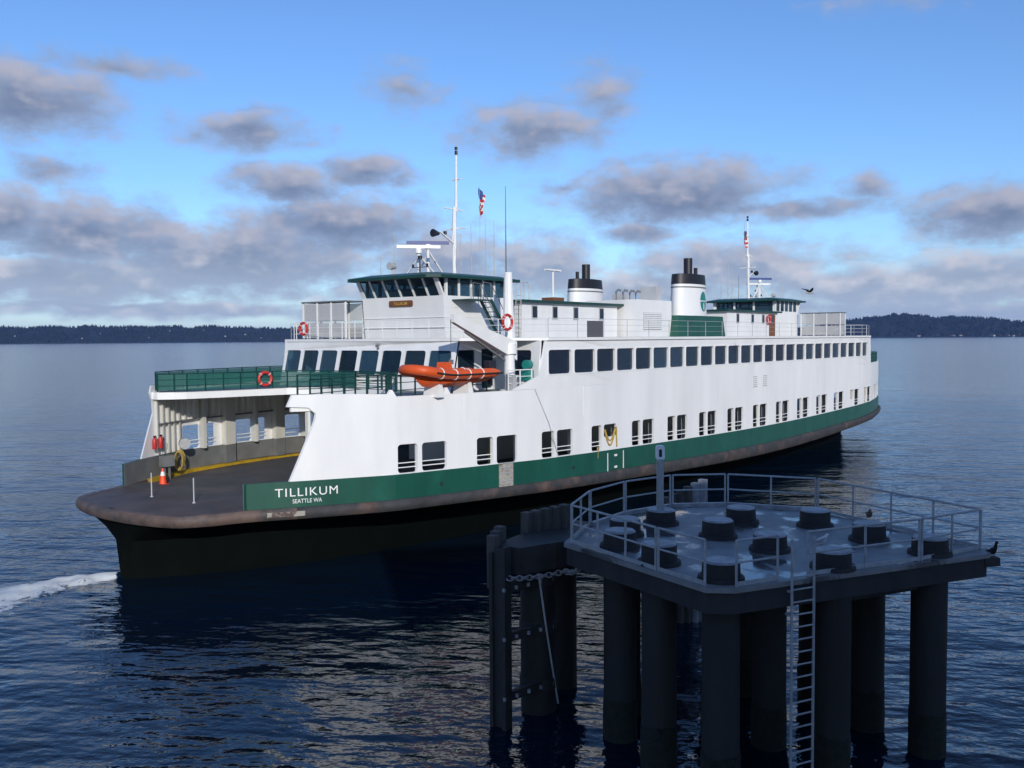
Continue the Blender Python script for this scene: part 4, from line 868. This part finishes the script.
# ------------------------------------------------------------------ bow wave and wake
m = MB(); ns, nc = 60, 30; fo = []; v = []
path = [(-46.3, .1), (-47.6, .9), (-48.8, 1.25), (-50.4, 1.2), (-52, .7), (-55, -.8), (-60, -3.5), (-66, -7)]
pl = np.array(path); acc_ = np.concatenate([[0], np.cumsum(np.hypot(*np.diff(pl, axis=0).T))])
for i in range(ns):
    s_ = acc_[-1]*i/(ns-1); px_, py_ = np.interp(s_, acc_, pl[:, 0]), np.interp(s_, acc_, pl[:, 1])
    q = min(s_+.3, acc_[-1]); tx, ty = np.interp(q, acc_, pl[:, 0])-np.interp(q-.6, acc_, pl[:, 0]), np.interp(q, acc_, pl[:, 1])-np.interp(q-.6, acc_, pl[:, 1])
    l_ = math.hypot(tx, ty) or 1; nx, ny = -ty/l_, tx/l_
    W_ = 1.0+2.6*min(1, s_/7)
    for j in range(nc):
        a = -1+2*j/(nc-1); e_ = (1-a*a)**2; nz = noise.fractal(Vector((px_*1.6+nx*a*W_*1.6, py_*1.6+ny*a*W_*1.6, 2)), 1, 2, 4)
        h = e_*(.24*math.exp(-((a+.25)/.4)**2)+.17*nz)*(1 if s_ < 8 else max(.35, 1-(s_-8)/14)) - .015*(1-e_)
        v.append((px_+nx*a*W_, py_+ny*a*W_, h+.012*e_)); fo.append(max(0, math.exp(-((a+.05)/.62)**2)*(1-.35*max(0, s_-6)/12)*(1 if 0 < i < ns-1 else 0)))
m.add(v, [(i*nc+j, (i+1)*nc+j, (i+1)*nc+j+1, i*nc+j+1) for i in range(ns-1) for j in range(nc-1)])
o = m.build('bow_wave', 'foamy_water', smooth=True, kind='stuff'); at = o.data.attributes.new('foam', 'FLOAT', 'POINT'); at.data.foreach_set('value', fo)
o['label'] = 'white foaming bow wave curling away from the dark stem of the ferry'; o['category'] = 'wake'

# ------------------------------------------------------------------ concrete platform on piles
ZD = 5.3
PLAT = thing('pile_platform', 'weathered concrete platform on steel piles with pipe railing and ladder, in the foreground', 'platform', (-44.5, -30, 0))
corners = [(-47.55, -25.75), (-49.5, -31.05), (-49.15, -31.6), (-42.0, -35.5), (-41.45, -35.4), (-38.55, -29.6), (-39.3, -26.75), (-40.7, -25.3), (-42.95, -24.75), (-45.2, -24.85)]
planplate(corners, ZD-.12, ZD).build('deck', 'wet_concrete', PLAT)
cxm, cym = -44.5, -30
ins = [(cxm+(x-cxm)*.985, cym+(y-cym)*.985) for x, y in corners]
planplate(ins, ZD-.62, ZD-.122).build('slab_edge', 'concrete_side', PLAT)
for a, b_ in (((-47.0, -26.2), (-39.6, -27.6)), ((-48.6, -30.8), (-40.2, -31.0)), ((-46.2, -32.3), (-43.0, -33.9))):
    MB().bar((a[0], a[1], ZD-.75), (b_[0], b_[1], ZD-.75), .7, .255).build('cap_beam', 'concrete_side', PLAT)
caps = [(-45.67, -26.6), (-47.1, -27.3), (-48.1, -29.07), (-43.68, -26.67), (-44.38, -28.9), (-42.06, -28.55), (-45.08, -30.74), (-41.26, -30.57), (-45.97, -32.73), (-42.31, -32.48), (-43.0, -34.25), (-48.6, -31.0)]
for i, (x, y) in enumerate(caps):
    r_ = .45
    pl_ = MB().cyl(x, y, -3, ZD-.623, r_, r_, 20).build('pile', 'pile_steel', PLAT, smooth=True)
    MB().loft([[(x+(r_+.02+.03*noise.noise(Vector((k*.9, z*2, i))))*math.cos(2*math.pi*k/20), y+(r_+.02+.03*noise.noise(Vector((k*.9, z*2, i))))*math.sin(2*math.pi*k/20), z+(.22*noise.noise(Vector((k*.8, 5, i))) if z > 1 else 0)) for k in range(20)] for z in (-2, 0, .4, .8, 1.15)]).build('weed_growth', 'weed', pl_, smooth=True)
    hh = ZD+.42+.12*rnd.random()
    m = MB(); m.cyl(x, y, ZD+.002, ZD+.1, .56, .54, 18); m.cyl(x, y, ZD+.1, hh, .46, .44, 18); cp = m.build('pile_head', 'cap_steel', PLAT, smooth=True)
    MB().cyl(x, y, hh, hh+.045, .43, .39, 18).build('head_plate', 'pale_grey', cp)
# pipe railing, in panels
def pipe_panel(a, b_, n, z=ZD, h=1.07, gapped=True):
    a = Vector((a[0], a[1], z)); b_ = Vector((b_[0], b_[1], z)); d_ = (b_-a).normalized()*(.05 if gapped else 0); a = a+d_; b_ = b_-d_
    m = MB(); m.tube([a+Vector((0, 0, h)), b_+Vector((0, 0, h))], .032, 8); m.tube([a+Vector((0, 0, h*.52)), b_+Vector((0, 0, h*.52))], .026, 8)
    top = m.build('railing', 'rail_galv', PLAT)
    for k in range(n+1): p = a.lerp(b_, k/n); MB().tube([p, p+Vector((0, 0, h))], .032, 8).build('rail_post', 'rail_galv', top)
    tb = MB(); tb.bar(a+Vector((0, 0, .06)), b_+Vector((0, 0, .06)), .02, .1); tb.build('toe_board', 'rail_galv', top)
L_, B1, B2, B3, B4, B5, RR, FF, FG = (-47.47, -25.94), (-45.16, -25.05), (-42.96, -24.95), (-40.85, -25.5), (-39.55, -26.9), (-38.77, -29.73), (-41.6, -35.2), (-49.36, -31.0), (-49.05, -31.55)
for a, b_, n in ((L_, B1, 2), (B1, B2, 1), (B2, B3, 1), (B3, B4, 1), (B4, B5, 2), (B5, RR, 4), (L_, (-48.8, -29.4), 3), ((-48.8, -29.4), FF, 1), (FG, (-47.85, -32.12), 1), ((-47.15, -32.5), (-43.9, -34.25), 2), ((-43.9, -34.25), RR, 2)): pipe_panel(a, b_, n)
# ladder down to the water
m = MB(); la, lb = Vector((-47.82, -32.42, 0)), Vector((-47.22, -32.72, 0))
for p in (la, lb): m.tube([p+Vector((0, 0, -.6)), p+Vector((0, 0, ZD+1.0))], .035, 8)
ld = m.build('ladder', 'rail_galv', PLAT)
for i in range(20): MB().tube([la+Vector((0, 0, -.3+i*.3)), lb+Vector((0, 0, -.3+i*.3))], .022, 6).build('rung', 'rail_galv', ld)
for z in (ZD-.25, ZD-.8): MB().bar(la+Vector((0, 0, z)), la+Vector((.08, .18, z)), .05).build('bracket', 'rail_galv', ld)
# post with a slotted head on one of the pile heads
px_, py_ = -43.6, -26.6
m = MB(); m.cyl(px_, py_, ZD+.45, 7.3, .115, .105, 14); po = m.build('marker_post', 'galvanised', PLAT, smooth=True)
sgn = Vector((rt.x, rt.y, 0)); fwd = Vector((fw.x, fw.y, 0)).normalized(); base = Vector((px_, py_, 0))
m = MB(); m.plate(rrect(-.13, .13, 7.28, 7.72, .07), [rrect(-.05, .05, 7.36, 7.6, .03)], lambda a, b_, dd: tuple(base+sgn*a+fwd*(dd-.08)+Vector((0, 0, b_))), .16); m.build('slotted_head', 'white_trim', po)
m = MB(); m.plate(rrect(-.052, .052, 7.355, 7.605, .03), [], lambda a, b_, dd: tuple(base+sgn*a+fwd*(dd-.03)+Vector((0, 0, b_))), .06); m.build('lamp_face', 'black_rubber', po)
# odd gear lying on the deck, back edge kerb
m = MB()
for a, b_ in ((B2, B3), (B3, B4), (B4, B5), (B1, B2)): m.bar((a[0]*.985+cxm*.015, a[1]*.985+cym*.015, ZD+.06), (b_[0]*.985+cxm*.015, b_[1]*.985+cym*.015, ZD+.06), .16, .12)
m.build('kerb', 'pale_grey', PLAT)
m = MB(); m.bar((-42.0, -35.3, ZD-.25), (-41.75, -35.62, ZD-.22), .3, .22); m.build('bracket', 'steel_dark', PLAT)

# ------------------------------------------------------------------ fender dolphin to the left of the platform
FD = thing('fender_dolphin', 'dark fender of upright timber posts and round piles with slack chain, beside the platform', 'dolphin', (-46.3, -24.1, 0))
for x, y in ((-46.9, -24.35), (-44.9, -23.75)): MB().cyl(x, y, -3, 4.35, .52, .52, 22).build('pile', 'pile_steel', FD, smooth=True)
pa, pb = Vector((-48.75, -24.15, 0)), Vector((-44.3, -24.3, 0))
m = MB(); m.hexa([(-48.2, -24.7, 4.35), (-46.2, -25.35, 4.35), (-43.9, -24.6, 4.35), (-43.9, -23.3, 4.35), (-46.2, -23.5, 4.35), (-48.3, -23.8, 4.35)], [(-48.2, -24.7, 5.12), (-46.2, -25.35, 5.12), (-43.9, -24.6, 5.12), (-43.9, -23.3, 5.12), (-46.2, -23.5, 5.12), (-48.3, -23.8, 5.12)]); m.build('cap', 'steel_dark', FD)
for i in range(3):
    x = -48.42+.33*i; y = -23.9+.14*i; MB().box(x-.12, x+.12, y-.14, y+.14, 3.9, 5.42+.1*i*.6).build('fender_post', 'fender_wood', FD)
for i in range(5):
    x = -46.3+.30*i; y = -23.5-.14*i; MB().box(x-.13, x+.13, y-.14, y+.14, 3.6, 5.72+.03*i).build('fender_post', 'fender_wood', FD)
m = MB(); m.box(-48.72, -48.42, -24.55, -24.42, -1.5, 5.2).box(-48.72, -48.42, -24.09, -23.98, -1.5, 5.0).box(-48.62, -48.53, -24.42, -24.09, -1.5, 5.1); m.build('h_beam', 'steel_dark', FD)
for z in (.9, 2.6, 4.0):
    m = MB(); m.bar((-48.7, -24.4, z), (-46.9, -24.75, z), .16, .26); br = m.build('brace', 'steel_dark', FD)
    MB().cyl(-46.9, -24.35, z-.16, z+.16, .56, .56, 22).build('collar', 'steel_dark', br, smooth=True)
    for q in range(5): p = Vector((-48.7, -24.4, z)).lerp(Vector((-46.9, -24.75, z)), q/4); MB().cyl(p.x, p.y-.11, z-.05, z+.05, .05, .05, 8).build('bolt', 'pale_grey', br)
# chain, link by link
def chain(par, a, b_, sag, n, r=.075, wire=.022):
    a = Vector(a); b_ = Vector(b_)
    for i in range(n):
        q = (i+.5)/n; p = a.lerp(b_, q)-Vector((0, 0, sag*4*q*(1-q))); q2 = min(1, q+.01); p2 = a.lerp(b_, q2)-Vector((0, 0, sag*4*q2*(1-q2))); t_ = (p2-p).normalized()
        s_ = t_.cross(Vector((0, 0, 1))).normalized(); u_ = s_.cross(t_); w_ = (s_*.8+u_*.6) if i % 2 else (u_*.8-s_*.6)
        m = MB(); m.torus(p, r, wire, w_, t_, 10, 5, 1.5); m.build('chain_link', 'galvanised', par)
chain(FD, (-48.6, -24.55, 4.32), (-46.9, -25.35, 4.3), .06, 12); chain(FD, (-46.9, -25.35, 4.3), (-46.7, -26.0, 4.75), .18, 9)
m = MB(); m.tube([(-47.7, -24.98, 4.3), (-47.3, -24.95, 2.6), (-46.6, -24.85, .2)], .03, 6); m.build('hanging_line', 'light_grey', FD)
# second fender cluster, seen through the railing behind the platform
F2 = thing('fender_cluster', 'pale timber fender cluster with slanting top, seen through the railing behind the platform', 'dolphin', (-36.6, -24.0, 0))
for i in range(6):
    p = Vector((-37.2, -23.3, 0)).lerp(Vector((-36.2, -24.35, 0)), i/5); top = 4.9+.13*i
    MB().box(p.x-.13, p.x+.13, p.y-.14, p.y+.14, -2, top).build('fender_post', 'pale_grey' if i > 3 else 'fender_wood', F2)
MB().bar((-37.2, -23.05, 4.3), (-36.0, -24.3, 4.3), .2, .3).build('wale', 'steel_dark', F2)
MB().bar((-37.2, -23.05, 2.5), (-36.0, -24.3, 2.5), .2, .3).build('wale', 'steel_dark', F2)

# ------------------------------------------------------------------ birds
def bird(name, label, c, yaw, s, body, head, upright=.35, neck=.0, legs=.1):
    root = thing(name, label, 'bird', c); ca, sa = math.cos(yaw), math.sin(yaw)
    def P(x, y, z): return (c[0]+(x*ca-y*sa)*s, c[1]+(x*sa+y*ca)*s, c[2]+z*s)
    # spine from tail to bill, one continuous skin
    sp = [(-.30, legs+.08-.1*upright, .012, .02), (-.20, legs+.10-.05*upright, .05, .045), (-.08, legs+.12, .09, .09), (.03, legs+.14+.04*upright, .1, .105), (.10, legs+.18+.12*upright, .08, .085), (.13, legs+.22+.2*upright+neck*.5, .055, .06), (.15, legs+.26+.25*upright+neck, .052, .055), (.19, legs+.27+.25*upright+neck, .045, .045), (.23, legs+.262+.25*upright+neck, .02, .02)]
    m = MB(); m.loft([[P(x+r2_*.0, r1*math.cos(2*math.pi*k/12), z+r2_*math.sin(2*math.pi*k/12)) for k in range(12)] for x, z, r1, r2_ in sp]); m.build('body', body, root, smooth=True)
    hx, hz = .22, legs+.262+.25*upright+neck
    MB().loft([[P(hx, .016*math.cos(k*math.pi/3), hz+.016*math.sin(k*math.pi/3)) for k in range(6)], [P(hx+.09, .004*math.cos(k*math.pi/3), hz-.012+.004*math.sin(k*math.pi/3)) for k in range(6)]]).build('bill', 'bird_bill', root)
    for sy in (-1, 1):
        m = MB(); m.loft([[P(x, sy*(y+w_*math.cos(2*math.pi*k/8)), z+h*math.sin(2*math.pi*k/8)) for k in range(8)] for x, y, z, w_, h in ((.08, .075, legs+.2+.1*upright, .012, .03), (-.05, .09, legs+.16, .014, .06), (-.2, .05, legs+.13, .012, .04), (-.34, .02, legs+.1, .004, .01))]); m.build('wing', head, root, smooth=True)
        MB().tube([P(.0, sy*.035, 0), P(.0, sy*.035, legs+.12)], .008*s, 6).build('leg', 'bird_bill', root)
bird('gull', 'brown juvenile gull perched on a dark pile head at the back of the platform', (-42.31, -32.48, ZD+.58), 3.6, .85, 'bird_brown', 'bird_brown', .1, 0, .05)
bird('gull', 'pale gull standing on the wet deck in the middle of the platform', (-44.0, -31.75, ZD+.0), 5.6, .95, 'bird_white', 'bird_grey', .1, 0, .08)
bird('cormorant', 'black upright cormorant perched on the right tip of the platform', (-41.82, -35.52, ZD-.12), 4.0, .85, 'bird_black', 'bird_black', .7, .02, .02)
# gull on the wing
c = Vector((-11.0, -19.1, 13.75)); root = thing('flying_gull', 'dark gull flying beside the farther pilothouse roof', 'bird', c)
m = MB(); m.loft([[(c.x+x*.8, c.y-x*.6+r_*math.cos(k*math.pi/4), c.z+r_*math.sin(k*math.pi/4)) for k in range(8)] for x, r_ in ((-.3, .01), (-.15, .06), (.05, .085), (.2, .06), (.28, .045), (.36, .01))]); m.build('body', 'bird_grey', root, smooth=True)
for sy in (-1, 1):
    d_ = Vector((.6, .8, 0))*sy; f_ = Vector((.8, -.6, 0)); pts = [c+f_*.1, c+d_*.28+f_*.12+Vector((0, 0, .22)), c+d_*.62-f_*.12+Vector((0, 0, .30))]; pts2 = [c-f_*.1, c+d_*.28-f_*.1+Vector((0, 0, .2)), c+d_*.62-f_*.16+Vector((0, 0, .29))]
    m = MB(); m.loft([[a+Vector((0, 0, .012)), b_+Vector((0, 0, .012)), b_-Vector((0, 0, .012)), a-Vector((0, 0, .012))] for a, b_ in zip(pts, pts2)]); m.build('wing', 'bird_black', root)

# ------------------------------------------------------------------ unseen building added behind the viewpoint so the platform falls in shade
TB = thing('added_shade_building', 'plain building added out of view behind the viewpoint to shade the platform', 'building', (-66, -62, 0))
def tbp(u, v, z):       # u across the light, v back towards the sun
    s_ = Vector((.64, .77, 0)).normalized(); q = Vector((s_.y, -s_.x, 0)); p = Vector((-61, -50.5, 0)) + q*u - s_*v; return (p.x, p.y, z)
MB().hexa([tbp(-8.5, 0, 3), tbp(11, 0, 3), tbp(11, 14, 3), tbp(-8.5, 14, 3)], [tbp(-8.5, 0, 18), tbp(11, 0, 18), tbp(11, 14, 18), tbp(-8.5, 14, 18)]).build('wall', 'building_wall', TB)
MB().hexa([tbp(-9, -.5, 18.002), tbp(11.5, -.5, 18.002), tbp(11.5, 14.5, 18.002), tbp(-9, 14.5, 18.002)], [tbp(-9, -.5, 18.4), tbp(11.5, -.5, 18.4), tbp(11.5, 14.5, 18.4), tbp(-9, 14.5, 18.4)]).build('roof', 'grey_paint', TB)
for i in range(5): u = -7+3.8*i; MB().hexa([tbp(u, -.06, 7), tbp(u+2.6, -.06, 7), tbp(u+2.6, -.01, 7), tbp(u, -.01, 7)], [tbp(u, -.06, 9), tbp(u+2.6, -.06, 9), tbp(u+2.6, -.01, 9), tbp(u, -.01, 9)]).build('window', 'glass_dark', TB)
for u in (-7, 1, 9.5):
    for v_ in (1.5, 12): p = tbp(u, v_, 0); MB().cyl(p[0], p[1], -3, 2.998, .5, .5, 14).build('pile', 'pile_steel', TB)

# ------------------------------------------------------------------ air
N, t = mk('haze_air'); o = N.n('ShaderNodeOutputMaterial'); pv = N.n('ShaderNodeVolumePrincipled'); pv.inputs['Color'].default_value = (.14, .36, 1, 1); pv.inputs['Density'].default_value = 2.8e-5; pv.inputs['Anisotropy'].default_value = 0
t.links.new(pv.outputs[0], o.inputs['Volume'])
hz_ = MB().box(-13000, 13000, -13000, 13000, -4, 230).build('haze', 'haze_air', kind='stuff'); hz_['label'] = 'thin pale air between the ferry and the far shores'; hz_['category'] = 'haze'
